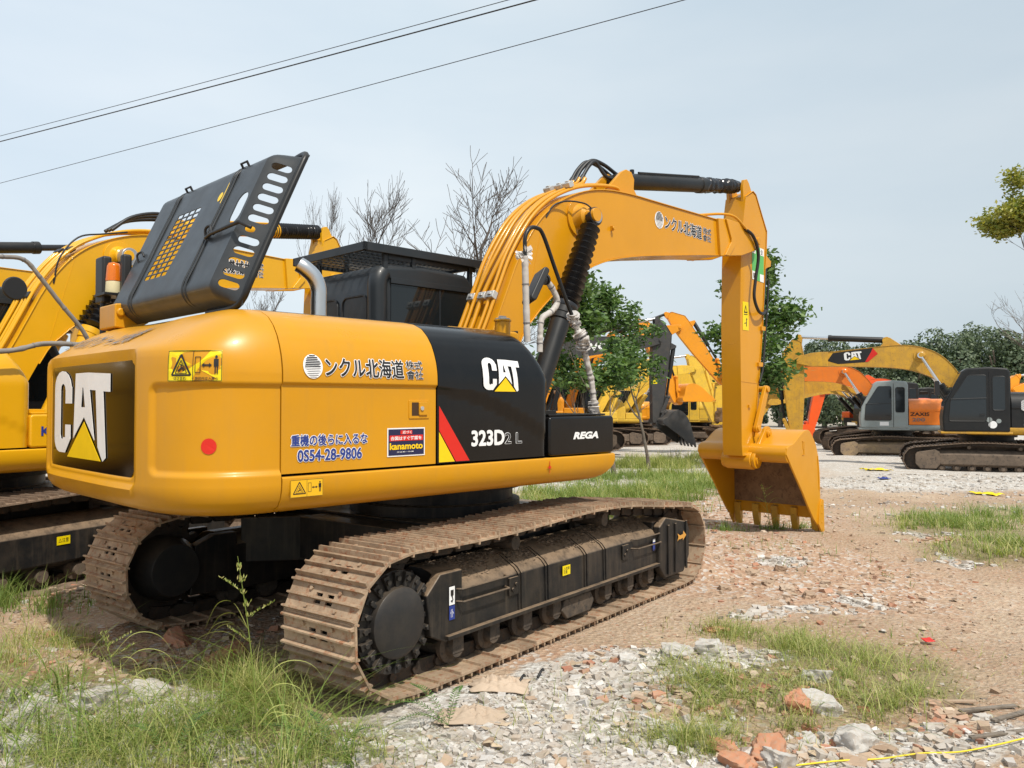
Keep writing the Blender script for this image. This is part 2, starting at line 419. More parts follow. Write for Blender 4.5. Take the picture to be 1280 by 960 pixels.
SE = 3.9
def cw_outline(n):
    pts = []
    a0 = math.acos(((2.21-1.9)/.90)**(SE/2))
    for i in range(n):
        th = -a0+2*a0*i/(n-1)
        c, s_ = math.cos(th), math.sin(th)
        pts.append((-1.9-.90*abs(c)**(2/SE), -W2*math.copysign(abs(s_)**(2/SE), s_)))
    # resample evenly
    L = [0]
    for p, q in zip(pts, pts[1:]): L.append(L[-1]+math.dist(p, q))
    out = []; k = 0; m = n
    for i in range(m):
        t = L[-1]*i/(m-1)
        while k < len(L)-2 and L[k+1] < t: k += 1
        f = (t-L[k])/(L[k+1]-L[k]); out.append((pts[k][0]+(pts[k+1][0]-pts[k][0])*f, pts[k][1]+(pts[k+1][1]-pts[k][1])*f))
    return out           # from the left side round the back to the right side
LOW = [(1.055,.55),(1.06,.40),(1.065,.26),(1.075,.16),(1.095,.09),(1.125,.042),(1.16,.016),(1.21,.003)]
UPS = [(1.86,.001),(1.90,.006),(1.95,.018),(2.0,.036),(2.06,.065),(2.12,.11),(2.17,.168),(2.205,.25),(2.225,.36),(2.24,.5),(2.245,.62)]
UPR = [(1.88,.0),(1.93,.001),(1.965,.006),(1.985,.02),(2.005,.05),(2.04,.11),(2.08,.19),(2.12,.27),(2.16,.35),(2.20,.45),(2.23,.60)]
def sdrr(x, y, cx, cy, hx, hy, r):
    dx = abs(x-cx)-hx+r; dy = abs(y-cy)-hy+r
    return math.hypot(max(dx,0), max(dy,0))+min(max(dx,dy),0)-r
def cw_recess(x, y, z, arc=9):
    d = 0
    if x < -2.6: d = max(d, .020*(1-sstep(-.03, .0, sdrr(y, z, .03, 1.60, .83, .385, .06)))+.012*(1-sstep(-.012, .0, sdrr(y, z, .03, 1.60, .78, .335, .045))))
    if arc < 1.2: d = max(d, .020*(1-sstep(-.03, .0, sdrr(arc, z, 0, 1.546, CW_ARC+.02, .252, .06))))
    return d
CW_ARC=.74
def counterweight(parent, mat, n=260, nm=70, recess=True):
    o = cw_outline(n); b = MB()
    tot=sum(math.dist(p,q) for p,q in zip(o,o[1:]))
    T = [((z, i), (z, i)) for z, i in LOW]+[((z, 0.), (z, 0.)) for z in frange(1.235, 1.85, nm)]+list(zip(UPS, UPR))
    def P(i, j):
        x, y = o[i]
        dx = o[min(n-1,i+1)][0]-o[max(0,i-1)][0]; dy = o[min(n-1,i+1)][1]-o[max(0,i-1)][1]
        l = math.hypot(dx, dy); nx_ = dy/l; ny_ = -dx/l      # outward
        if (nx_*(x+1.6)+ny_*y) < 0: nx_, ny_ = -nx_, -ny_
        wr = clamp(-nx_)**2
        (zs_, is_), (zr, ir) = T[j]
        z = zs_+(zr-zs_)*wr; q = is_+(ir-is_)*wr
        tx = max(x, -2.19); ty = y*.5
        d = Vector((tx-x, ty-y)); d.normalize()
        px, py = x+d.x*q, y+d.y*q
        if recess:
            r = cw_recess(x, y, z, tot*min(i, n-1-i)/(n-1)); px -= nx_*r; py -= ny_*r
        return (px, py, z)
    b.grid(P, n, len(T))
    k = len(T)
    b.f.append(tuple(i*k for i in range(n))); b.m.append(0)
    b.f.append(tuple(i*k+k-1 for i in range(n))); b.m.append(0)
    for c in (0, n-1):          # front flange
        pass
    b.f.append(tuple(list(range(k-1, -1, -1))+[(n-1)*k+j for j in range(k)])); b.m.append(0)
    return b.build('counterweight', mat, parent, smooth=38)
def rear_x(y, z):
    x = -1.9-.90*(1-min(1, abs(y/W2))**SE)**(1/SE)
    return x

def track(parent, yc, det, C, ang=0., name='track'):
    # closed path of the plate's outer face
    pts = [(1.75, .03)]
    bx = frange(1.6, -1.6, 22); pts += [(x, .03) for x in bx]+[(-1.75,.035)]
    for a in frange(-85, -265, 15): pts.append((-1.83+.405*math.cos(R(a)), .44+.405*math.sin(R(a))))
    pts += [(-1.4,.835),(-.9,.835),(-.4,.85),(.1,.868),(.5,.862),(.8,.845),(1.3,.79)]
    for a in frange(72, -75, 13): pts.append((1.85+.355*math.cos(R(a)), .385+.355*math.sin(R(a))))
    sp = spline([(x, 0, z) for x, z in pts], 4, True)
    L = [0]
    for i in range(len(sp)): L.append(L[-1]+(sp[(i+1) % len(sp)]-sp[i]).length)
    tot = L[-1]; n = 50
    def at(s_):
        s_ %= tot; k = 0
        lo, hi = 0, len(sp)
        while hi-lo > 1:
            mid = (lo+hi)//2
            if L[mid] <= s_: lo = mid
            else: hi = mid
        f = (s_-L[lo])/(L[lo+1]-L[lo]); a = sp[lo]; c = sp[(lo+1) % len(sp)]
        return a.lerp(c, f)
    pit = tot/n; Ms = []
    for i in range(n):
        a, c = at((i+.03)*pit), at((i+.97)*pit)
        t = (c-a).normalized(); nn = Vector((t.z, 0, -t.x))      # outward side
        mid = (a+c)/2
        cen = Vector((0, 0, .44))
        if nn.dot(mid-cen) < 0: nn = -nn
        y = nn.cross(t)
        m = Matrix.Identity(4)
        for r_ in range(3): m[r_][0] = t[r_]; m[r_][1] = y[r_]; m[r_][2] = nn[r_]; m[r_][3] = mid[r_]
        m[1][3] = yc; Ms.append(m)
    h = pit/2*.985
    sh = MB()
    if det:
        for (y0, y1, full) in ((-.3,-.075,1),(-.075,-.02,0),(-.02,.02,1),(.02,.075,0),(.075,.3,1)):
            if full: sh.box(-h, h, y0, y1, -.014, 0)
            else: sh.box(-h, -.03, y0, y1, -.014, 0); sh.box(.028, h, y0, y1, -.014, 0)
        for gx, gh in ((-h+.006,.030),(-.012+.0,.026),(h-.03,.026)):
            sh.prism([(gx,-.001),(gx+.004,gh),(gx+.014,gh),(gx+.022,-.001)], -.296, .296)
        sh.prism([(-h,-.014),(-h,-.03),(-h+.012,-.03),(-h+.014,-.014)], -.3, .3)
        for by in (-.12, .12):
            for bx_ in (-.052, .045): sh.cyl((bx_, by, 0), (bx_, by, .012), .013, n=6)
    else:
        sh.box(-h, h, -.3, .3, -.014, 0)
        for gx in (-h+.01, 0, h-.02): sh.box(gx-.006, gx+.006, -.3, .3, 0, .025)
    root_M = Matrix.Rotation(ang, 4, 'Z')
    ch = MB()
    for i in range(n):
        m = Ms[i]
        for s_ in (-1, 1):
            ch.prism([(-.085,-.10),(-.085,-.03),(.0,-.014),(.1,-.014),(.1,-.075),(.06,-.105)], s_*.075-.02, s_*.075+.02, m)
        ch.cyl((-.09,-.115,-.06),(-.09,.115,-.06),.028,n=8,M=m)
    if det:
        co = ch.build('track_chain', C['chain'], parent, smooth=30, M=root_M)
        me = sh.mesh('track_shoe', C['shoe'], 30)
        for i in range(n):
            s_ = bpy.data.objects.new('track_shoe', me); COL.objects.link(s_); s_.parent = co
            s_.matrix_local = Ms[i] @ Matrix.Rotation(R(random.uniform(-.6,.6)), 4, 'Y')
    else:
        for m in Ms: ch.mi = 1; ch.add(sh.v, sh.f, m)
        ch.build('track_belt', [C['chain'], C['shoe']], parent, smooth=30, M=root_M)
    sg = 1 if yc > 0 else -1     # outer side
    # frame: section across the machine, o measured outward from the track centre
    b = MB(); S = lambda o_, z: (yc+sg*o_, z)
    sec = [S(-.24,.20),S(-.24,.56),S(-.10,.66),S(.0,.66),S(.07,.64),S(.195,.565),S(.225,.53),S(.232,.30),S(.232,.27),S(.1,.20)]
    b.prismx(sec, -1.42, 1.34)
    f = b.build('track_frame', C['frame'], parent, .008, M=root_M)
    if det:
        b = MB()
        for x in (-.72,-.40,.12,.40):       # weld ribs over the slope
            for dx in (0, .035):
                b.prismx([S(.0,.655),S(.07,.646),S(.2,.572),S(.236,.532),S(.240,.29),S(.225,.29),S(.22,.53),S(.07,.63),S(.0,.64)], x+dx, x+dx+.012)
        b.build('frame_rib', C['frame'], f)
        for x0, x1 in ((-1.36,-.86),(.86,1.32)):
            b = MB()
            for z, o_ in ((.545,.262),(.47,.275)):
                b.tube(spline([(x0,yc+sg*.225,z),(x0+.02,yc+sg*o_,z),(x0+.06,yc+sg*(o_+.008),z),(x1-.06,yc+sg*(o_+.008),z),(x1-.02,yc+sg*o_,z),(x1,yc+sg*.225,z)],3), .007, 6)
            b.build('grab_rail', C['frame'], f)
        for x in (-.78, .74):
            b = MB(); b.box(x-.05,x+.05,yc+sg*.232,yc+sg*.246,.40,.52); b.cyl((x-.018,yc+sg*.246,.44),(x-.018,yc+sg*.256,.44),.014,n=8); b.cyl((x+.018,yc+sg*.246,.47),(x+.018,yc+sg*.256,.47),.014,n=8)
            b.build('cover_plate', C['frame'], f, .004)
        # lettering plates
        if sg < 0 and C.get('stickers'):
            poly('hook_label', [rect(.05,.11)], M['white'], f, side_r(-1.43,.46,yc-.2445))
            poly('hook_symbol', [[(.012,.09),(.038,.09),(.038,.06),(.030,.05),(.036,.03),(.025,.012),(.012,.025),(.02,.03),(.026,.024),(.027,.035),(.02,.05),(.012,.06)]], M['blackd'], f, side_r(-1.43,.46,yc-.2462))
            poly('blue_label', [rect(.05,.085)], M['blued'], f, side_r(-1.43,.37,yc-.2445))
            glyphs('lettering', '仆', M['white'], f, side_r(-1.42,.385,yc-.2445), .03,.05)
            poly('yellow_label', [rect(.10,.07)], M['warn'], f, side_r(-.19,.425,yc-.242))
            glyphs('lettering', '△危険\n注意', M['blackd'], f, side_r(-.18,.435,yc-.242), .08,.05)
            poly('blue_label', [rect(.04,.10)], M['blued'], f, side_r(1.22,.40,yc-.242))
            poly('white_band', [rect(.04,.025)], M['white'], f, side_r(1.22,.475,yc-.2436))
        b = MB(); b.box(-1.46, 1.36, yc+sg*.225, yc+sg*.268, .258, .284); b.build('guard_rail', C['frame'], f, .004)
        b = MB()
        if sg < 0:
            for i in range(14):
                x = -1.2+i*.19; b.add([(x,yc+sg*.03,.672),(x+.1,yc+sg*.03,.672),(x+.1,yc+sg*.055,.668),(x,yc+sg*.055,.668)], [(0,1,2,3)])
    # idler end box
    b = MB()
    b.prism([(1.30,.24),(1.30,.60),(1.42,.67),(1.86,.585),(1.90,.52),(1.90,.27),(1.78,.13),(1.40,.135)], yc+sg*.20, yc+sg*.27)
    b.prism([(1.30,.24),(1.30,.60),(1.42,.67),(1.86,.585),(1.90,.52),(1.90,.27),(1.78,.13),(1.40,.135)], yc-sg*.24, yc-sg*.17)
    b.prism([(1.30,.50),(1.30,.64),(1.80,.62),(1.80,.5)], yc-sg*.17, yc+sg*.2)
    g = b.build('idler_bracket', C['frame'], parent, .015, M=root_M)
    if det:
        b = MB()
        for x in (1.44, 1.58, 1.80): b.prism([(x,.16),(x,.60),(x+.03,.60),(x+.03,.16)], yc+sg*.27, yc+sg*.285)
        b.build('bracket_rib', C['frame'], g, .005)
        if sg < 0 and C.get('stickers'):
            ar = [(0,.035),(.03,.05),(.05,.045),(.11,.052),(.11,.03),(.18,.07),(.12,.115),(.115,.085),(.055,.08),(.03,.09),(0,.105),(.02,.07)]
            poly('arrow_sticker', [ar], M['arrow'], g, side_r(1.61,.40,yc-.2885))
    b = MB(); b.lathe((1.85, yc-.1, .385), (1.85, yc+.1, .385), [(0,.2),(.0,.285),(.055,.285),(.06,.32),(.14,.32),(.145,.285),(.2,.285),(.2,.2)], 32)
    b.build('idler_wheel', C['chain'], parent, M=root_M)
    # final drive and sprocket
    b = MB(); b.lathe((-1.83, yc-sg*.27, .44), (-1.83, yc+sg*.3, .44), [(0,.19),(.1,.24),(.28,.24),(.36,.29),(.455,.29),(.46,.205),(.50,.20),(.52,.17),(.525,.0)], 36)
    fd = b.build('final_drive', C['drive'], parent, .003, M=root_M)
    if det:
        b = MB()
        for i in range(20):
            mm = Matrix.Translation((-1.83, yc, .44)) @ Matrix.Rotation(2*PI*i/20, 4, 'Y')
            if sg > 0: mm = mm @ Matrix.Scale(-1, 4, (0,1,0)) 
            b.prism([(.20,-.010),(.285,-.022),(.285,.022),(.20,.010)], -.212, -.18, mm)
            b.cyl((.25,-.21,0),(.25,-.228,0),.017,n=6,M=mm)
        b.build('drive_bolts', C['drive'], fd, .003)
    b = MB(); pr = []
    for i in range(21):
        for da, rr_ in ((-.3,.325),(-.14,.375),(.14,.375),(.3,.325)):
            a = 2*PI*(i+da)/21; pr.append((-1.83+rr_*math.cos(a), .44+rr_*math.sin(a)))
    b.prism(pr, yc-.03, yc+.03); b.build('sprocket', C['chain'], parent, M=root_M)
    b = MB(); b.prism([(-1.58,.30),(-1.62,.55),(-1.5,.66),(-1.3,.66),(-1.3,.28),(-1.45,.24)], yc+sg*.17, yc+sg*.238)
    b.prism([(-1.70,.22),(-1.66,.60),(-1.5,.66),(-1.3,.66),(-1.3,.22)], yc-sg*.24, yc-sg*.16)
    b.build('drive_bracket', C['frame'], parent, .01, M=root_M)
    for i in range(8):
        x = -1.30+i*.365
        b = MB(); b.lathe((x, yc-.2, .165), (x, yc+.2, .165), [(0,.055),(.02,.06),(.05,.06),(.06,.10),(.09,.10),(.1,.075),(.3,.075),(.31,.10),(.34,.10),(.35,.06),(.38,.06),(.4,.045)], 20)
        if det: b.box(x-.05, x+.05, yc+sg*.165, yc+sg*.205, .14, .25); b.box(x-.05, x+.05, yc-sg*.165, yc-sg*.205, .14, .25)
        b.build('track_roller', C['roller'], parent, M=root_M)
    if det:
        b = MB(); b.prism([(-.13,.24),(.23,.24),(.28,.16),(.22,.09),(-.1,.09),(-.17,.16)], yc+sg*.19, yc+sg*.225)
        b.prism([(-.13,.24),(.23,.24),(.28,.16),(.22,.09),(-.1,.09),(-.17,.16)], yc-sg*.19, yc-sg*.225)
        b.build('track_guide', C['roller'], parent, .012, M=root_M)
    for x, z in ((-.62,.715),(.58,.735)):
        b = MB(); b.lathe((x, yc-.14, z), (x, yc+.14, z), [(0,.05),(.02,.055),(.1,.05),(.2,.05),(.26,.055),(.28,.045)], 16)
        b.box(x-.04, x+.04, yc-sg*.18, yc-sg*.12, .6, z+.02)
        b.build('carrier_roller', C['roller'], parent, M=root_M)

def bellows(b, p0, p1, r0, r1, n, M_=None, amp=.18):
    prof = []; p0 = Vector(p0); p1 = Vector(p1); L = (p1-p0).length
    for i in range(n*4+1):
        t = i/(n*4); r = r0+(r1-r0)*t
        prof.append((t*L, r*(1-amp+amp*(math.sin(2*PI*i/4-PI/2)*.5+.5)*2*.5+ (amp*.5 if i % 4 == 2 else 0))))
    return b.lathe(p0, p1, prof, 20, M_)

TOP = [(.02,1.62),(.08,1.82),(.20,2.05),(.343,2.31),(.50,2.64),(.667,2.985),(.886,3.30),(1.081,3.485),(1.296,3.62),(1.567,3.735),(1.879,3.81),(2.276,3.845),(2.912,3.85),(3.6,3.855),(4.1,3.86)]
BOT = [(.30,1.56),(.44,1.78),(.697,2.282),(.86,2.47),(1.003,2.603),(1.237,2.782),(1.589,2.985),(1.979,3.13),(2.482,3.235),(3.1,3.325),(3.72,3.41),(4.112,3.455)]
def boom(root, C, a, det, hw=.2):
    by = C.get('by', 0.); bs = C.get('bs', 1.)
    Mb = Matrix.Translation((0, by, 0)) @ rotm(FOOT, a) @ Matrix.Translation((FOOT[0],0,FOOT[1])) @ Matrix.Diagonal((bs,1,bs,1)) @ Matrix.Translation((-FOOT[0],0,-FOOT[1]))
    top = [(p.x, p.z) for p in spline([(x,0,z) for x,z in TOP], 3)]; bot = [(p.x, p.z) for p in spline([(x,0,z) for x,z in BOT], 3)]
    b = MB(); b.prism(top+bot[::-1], YB-hw, YB+hw)
    bo = b.build('boom', C['boom'], root, .004, M=Mb)
    def sub(mb, name, mat, bev=.004, par=None, smooth=35): return mb.build(name, mat, par or bo, bev, smooth=smooth)
    b = MB(); b.strip(top, YB-hw-.014, YB+hw+.014, .012); sub(b, 'top_plate', C['boom'])
    b = MB(); b.strip(bot[5:], YB-hw-.014, YB+hw+.014, -.012); sub(b, 'bottom_plate', C['boom'])
    # stick fork
    b = MB()
    fk = [(4.0,3.875),(4.22,3.90),(4.50,3.90),(4.90,3.83),(4.99,3.80),(5.02,3.73),(5.0,3.66),(4.93,3.62),(4.55,3.50),(4.05,3.43)]
    for s_ in (-1, 1): b.prism(fk, YB+s_*(hw+.004)-.035, YB+s_*(hw+.004)+.035)
    if not det:
        b.build('stick_fork', C['boom'], bo, .01)
    else:
        sub(b, 'stick_fork', C['boom'], .008)
        b = MB()
        for s_ in (-1, 1): b.prism([(4.12,3.45),(4.22,3.45),(4.36,3.60),(4.36,3.68),(4.24,3.87),(4.14,3.885),(4.26,3.67),(4.26,3.62)], YB+s_*(hw+.05)-.012, YB+s_*(hw+.05)+.012)
        sub(b, 'fork_rib', C['boom'], .005)
    b = MB(); b.lathe((SPIN[0],YB-hw-.075,SPIN[1]),(SPIN[0],YB+hw+.075,SPIN[1]),[(0,.0),(0,.045),(.02,.05),(2*hw+.13,.05),(2*hw+.15,.045)],18); sub(b,'stick_pin',C['boom'],.003)
    # arm cylinder lug
    b = MB()
    for s_ in (-1,1): b.prism([(1.95,3.82),(2.25,4.09),(2.33,4.13),(2.42,4.12),(2.47,4.05),(2.46,3.95),(2.55,3.85)], YB+s_*.12-.02, YB+s_*.12+.02)
    sub(b,'cylinder_lug',C['boom'],.006)
    # boss for the boom cylinders
    b = MB(); b.lathe((1.50,YB-hw-.02,3.47),(1.50,YB+hw+.02,3.47),[(0,.19),(.012,.19),(2*hw+.028,.19),(2*hw+.04,.19)],32)
    for s_ in (-1,1): b.lathe((1.50,YB+s_*hw,3.47),(1.50,YB+s_*(hw+.22),3.47),[(0,.15),(.03,.125),(.07,.105),(.10,.10),(.12,.07),(.22,.065)],28)
    sub(b,'cylinder_boss',C['boom'],.003)
    if det:
        b = MB(); b.box(1.98,2.0,YB-hw-.03,YB-hw,3.42,3.47); b.cyl((1.99,YB-hw-.03,3.445),(1.99,YB-hw-.045,3.445),.02,n=6); sub(b,'bracket',C['boom'],.003)
        b = MB(); b.strip([(.72,2.36),(.98,3.36)], YB-hw-.0025, YB-hw, .006); sub(b,'weld_seam',C['boom'],0)
    # boom cylinders
    base = Vector((.60,0,1.50)); top_ = Mb @ Vector((1.52,0,3.46))
    d = (top_-base).normalized(); L = (top_-base).length
    for s_ in (-1,1):
        y = YB+by+s_*(hw+.16); p0 = base.copy(); p0.y = y; p1 = top_.copy(); p1.y = y
        b = MB(); b.lathe(p0, p1, [(0,.07),(.05,.09),(.10,.092),(L*.50-.06,.092),(L*.50-.055,.104),(L*.50,.106),(L*.50+.005,.112),(L*.50+.07,.112),(L*.50+.075,.08)], 28)
        cy = b.build('boom_cylinder', C['cyl'], root, .003)
        if det:
            b = MB(); b.tube([p0+Vector((.10,-.02,.25)), p0+Vector((.10,-.02,.1))+d*.9], .014, 8); b.build('cylinder_pipe', C['cyl'], cy)
            b = MB(); bellows(b, p0+d*(L*.53+.04), p1-d*.10, .115, .085, 13, amp=.30); b.lathe(p0+d*(L*.53+.0), p1, [(0,.115),(.02,.125),(.05,.118)],24)
            b.build('rod_bellows', M['boot'], cy, smooth=50)
            b = MB(); b.cyl(p1+Vector((0,-.04,0)), p1+Vector((0,.04,0)), .09, n=24); b.build('rod_eye', M['boot'], cy, .012)
            b = MB(); b.cyl(p1+Vector((0,s_*.038,0)), p1+Vector((0,s_*.052,0)), .066, n=24)
            for q in range(3):
                aa=2*PI*q/3+.5; cx=p1+Vector((.035*math.cos(aa), s_*.052, .035*math.sin(aa))); b.cyl(cx, cx+Vector((0,s_*.003,0)), .011, n=8)
            b.build('pin_cap', M['zinc'], cy, .003)
        else:
            b = MB(); b.cyl(p0+d*L*.5, p1, .045 if C.get('rod') else .075, n=12); b.cyl(p1+Vector((0,-.05,0)), p1+Vector((0,.05,0)), .08, n=14)
            b.build('cylinder_rod', C.get('rod') or M['boot'], cy)
    # stick
    Ms = Mb @ rotm(SPIN, C['sa'])
    so = [(4.80,4.14),(4.84,4.30),(5.02,4.385),(5.09,4.36),(5.364,3.931),(5.35,3.70),(5.315,3.45),(5.237,2.668),(5.14,2.061),(5.00,1.25),(4.99,1.02),(4.72,1.02),(4.70,1.15),(4.681,2.621),(4.706,3.45),(4.72,3.62),(4.73,3.80)]
    sw = .135
    b = MB(); b.prism(so, YB-sw, YB+sw)
    st = b.build('stick', C['stick'], root, .004, M=Ms)
    b = MB()
    for s_ in (-1,1):
        b.prism([(4.82,4.15),(4.80,4.42),(4.83,4.52),(4.90,4.54),(4.95,4.50),(5.06,4.33),(4.95,4.15)], YB+s_*.10-.022, YB+s_*.10+.022)
    sub(b,'stick_ear',C['stick'],.006,st)
    b = MB(); e1=[(4.72,3.72),(4.73,3.80),(4.80,4.14),(4.835,4.30),(5.02,4.40),(5.09,4.37),(5.375,3.935),(5.36,3.70),(5.32,3.45),(5.243,2.668),(5.146,2.061),(5.006,1.25)]
    b.strip(e1[::-1], YB-sw-.010, YB+sw+.010, -.010); sub(b,'edge_plate',C['stick'],.003,st)
    b = MB(); b.cyl((BPIN[0],YB-sw-.05,BPIN[1]),(BPIN[0],YB+sw+.05,BPIN[1]),.12,n=28); sub(b,'stick_end',C['stick'],.01,st)
    if det:
        b = MB()
        for z in (2.62,2.15): b.box(5.10 if z<2.4 else 5.18, 5.22 if z<2.4 else 5.30, YB-sw-.03, YB-sw+.01, z, z+.055)
        sub(b,'stick_bracket',C['stick'],.004,st)
        b = MB(); b.box(4.86,4.90,YB-sw-.02,YB-sw,1.62,1.66); b.strip([(4.69,1.95),(5.10,1.93)],YB-sw-.004,YB-sw,.008); sub(b,'lug',C['stick'],.003,st)
        arc=[(4.69,2.30+.0),]; b = MB(); b.tube(spline([(4.688,YB-sw+.01,2.50),(4.688,YB-.06,2.44),(4.688,YB+.02,2.43),(4.688,YB+sw-.02,2.50)],4),.006,6); sub(b,'weld_seam',C['stick'],0,st)
    # arm cylinder
    A0 = Mb @ Vector((2.37,YB,4.04)); A1 = Ms @ Vector((4.88,YB,4.46)); d = (A1-A0).normalized(); L=(A1-A0).length
    b = MB(); b.cyl(A0+Vector((0,-.09,0)),A0+Vector((0,.09,0)),.08,n=20); b.lathe(A0,A1,[(.0,.06),(.10,.088),(L*.62,.088),(L*.62+.005,.098),(L*.62+.10,.098),(L*.62+.105,.06)],28)
    ac = b.build('arm_cylinder', C['cyl'], root, .004)
    if det:
        b = MB(); prof=[]; rnd=random.Random(5)
        for i in range(46): prof.append((L*.63+.05+i*(L*.37-.05)/46, .083+rnd.uniform(-.012,.010)))
        b.lathe(A0,A1,prof,22)
        for i,v in enumerate(b.v):
            nz=noise.noise(Vector(v)*14)*.016; b.v[i]=(v[0],v[1]+nz,v[2]+noise.noise(Vector(v)*17+Vector((3,1,2)))*.016)
        b.build('wrapped_rod', M['wrapbk'], ac, smooth=60)
        b = MB(); b.cyl(A0+d*.25+Vector((0,0,.08)),A0+d*.25+Vector((0,0,.13)),.025,n=10); b.tube([A0+d*.3+Vector((0,-.05,.09)),A0+d*(L*.6)+Vector((0,-.05,.09))],.012,8); b.build('cylinder_pipe', C['cyl'], ac)
    else:
        b = MB(); b.cyl(A0+d*L*.6, A1, .05, n=12); b.build('cylinder_rod', C.get('rod') or M['boot'], ac)
    # bucket cylinder on the front of the stick
    B0 = Ms @ Vector((5.50,YB,3.55)); B1 = Ms @ Vector((5.24,YB,1.86)); d=(B1-B0).normalized(); L=(B1-B0).length
    b = MB(); b.lathe(B0,B1,[(0,.05),(.05,.075),(L*.6,.075),(L*.6+.05,.08),(L*.6+.06,.04),(L,.04)],18)
    b.build('bucket_cylinder', C['cyl'], root)
    b = MB()
    for s_ in (-1,1): b.prism([(5.30,3.70),(5.46,3.62),(5.56,3.57),(5.55,3.50),(5.45,3.47),(5.30,3.40)],YB+s_*.09-.015,YB+s_*.09+.015)
    sub(b,'cylinder_lug',C['stick'],.004,st)
    def cap(p, q, r, y0, y1, mb):
        p=Vector((p[0],p[1])); q=Vector((q[0],q[1])); a0=math.atan2((q-p).y,(q-p).x); o_=[]
        for k in range(9): a1=a0+PI/2+PI*k/8; o_.append((p.x+r*math.cos(a1),p.y+r*math.sin(a1)))
        for k in range(9): a1=a0-PI/2+PI*k/8; o_.append((q.x+r*.9*math.cos(a1),q.y+r*.9*math.sin(a1)))
        mb.prism(o_, y0, y1)
    P1=(5.0,1.36); P2=(5.24,1.86); P3=(5.20,1.29)
    for s_ in (-1,1):
        b=MB(); cap(P1,P2,.055,YB+s_*(sw+.045)-.025,YB+s_*(sw+.045)+.025,b); b.cyl((P1[0],YB+s_*(sw+.0),P1[1]),(P1[0],YB+s_*(sw+.09),P1[1]),.04,n=16); b.cyl((P2[0],YB,P2[1]),(P2[0],YB+s_*(sw+.09),P2[1]),.04,n=16)
        b.build('idler_link',C['stick'],root,.008,M=Ms)
    Mk = Ms @ rotm(BPIN, C['ba'])
    bw=.61; yc=YB-.02
    back=[(4.99,1.16),(5.074,1.19),(5.251,1.29),(5.38,1.335),(5.50,1.325),(5.66,1.17),(5.748,.983),(5.79,.77),(5.795,.555),(5.80,.33)]
    bk=[(p.x,p.z) for p in spline([(x,0,z) for x,z in back],3)]
    plate=[(4.86,1.05),(4.88,1.13),(4.95,1.16)]+bk[2:]+[(5.79,.20),(5.72,.10),(5.592,.202),(5.42,.40),(5.28,.574),(5.05,.83)]
    b=MB()
    for s_ in (-1,1): b.prism(plate, yc+s_*bw-.013, yc+s_*bw+.013)
    bu=b.build('bucket', C['bucket'], root, .006, M=Mk)
    b=MB(); b.strip(bk, yc-bw+.012, yc+bw-.012, -.016); b.strip([(5.80,.34),(5.79,.18)],yc-bw+.012,yc+bw-.012,.028)
    b.build('bucket_shell', C['bucket'], bu, .004)
    b=MB(); b.strip([(x-.024 if x>5.5 else x, z-.026 if x<=5.6 else z) for x,z in bk[2:]], yc-bw+.016, yc+bw-.016, -.004); b.build('bucket_lining', C['bin'], bu)
    b=MB(); b.cyl((4.975,yc-bw,1.055),(4.975,yc+bw,1.055),.115,n=26); b.build('torque_tube', C['bucket'], bu,.006)
    b=MB()
    for s_ in (-1,1):
        yy=YB+s_*(sw+.075)
        cap(BPIN,P3,.105,yy-.022,yy+.022,b); b.prism([(4.95,1.06),(5.12,1.36),(5.30,1.31),(5.10,.98)],yy-.02,yy+.02)
        b.cyl((P3[0],yy-.045,P3[1]),(P3[0],yy+.045,P3[1]),.055,n=18); b.cyl((P3[0],yy-.055,P3[1]),(P3[0],yy+.055,P3[1]),.032,n=14)
        b.cyl((BPIN[0],yy-.045,BPIN[1]),(BPIN[0],yy+.045,BPIN[1]),.065,n=18); b.cyl((BPIN[0],yy-.055,BPIN[1]),(BPIN[0],yy+.055,BPIN[1]),.036,n=14)
    b.build('bucket_ear', C['bucket'], bu,.006)
    if det:
        b=MB()
        for s_ in (-1,1):
            yy=yc+s_*(bw+.02); b.prism([(5.85,.42),(5.80,.44),(5.74,.36),(5.70,.12),(5.80,.0),(5.87,.02)],yy-.014,yy+.014)
            for q in (.36,.26,.14): b.cyl((5.79,yy-.02,q),(5.79,yy+.02,q),.014,n=8)
        b.build('side_cutter', C['bucket'], bu,.004)
        b=MB(); b.box(5.30,5.32,yc-bw-.02,yc-bw,1.10,1.2); b.tube([(5.28,yc-bw-.016,1.20),(5.33,yc-bw-.016,1.20),(5.33,yc-bw-.016,1.03),(5.28,yc-bw-.016,1.03)],.007,6); b.tube([(5.72,yc-bw-.016,1.0),(5.76,yc-bw-.016,.55)],.008,6); b.build('wear_mark', C['bucket'], bu,.002)
    for i in range(5):
        y=yc-bw+.06+i*(2*bw-.12)/4
        b=MB(); b.prism([(5.74,.30),(5.83,.31),(5.84,.17),(5.83,.01),(5.80,.0),(5.75,.16)],y-.045,y+.045)
        b.build('bucket_tooth', M['old_yellow'] if det else C['bucket'], bu,.008)
    b=MB(); cap(P2,P3 if abs(C['ba'])<.01 else ((Ms.inverted()@Mk@Vector((P3[0],0,P3[1]))).x,(Ms.inverted()@Mk@Vector((P3[0],0,P3[1]))).z),.06,YB-.06,YB+.06,b)
    b.build('bucket_link',C['stick'],root,.008,M=Ms)
    return bo, st, Mb, Ms

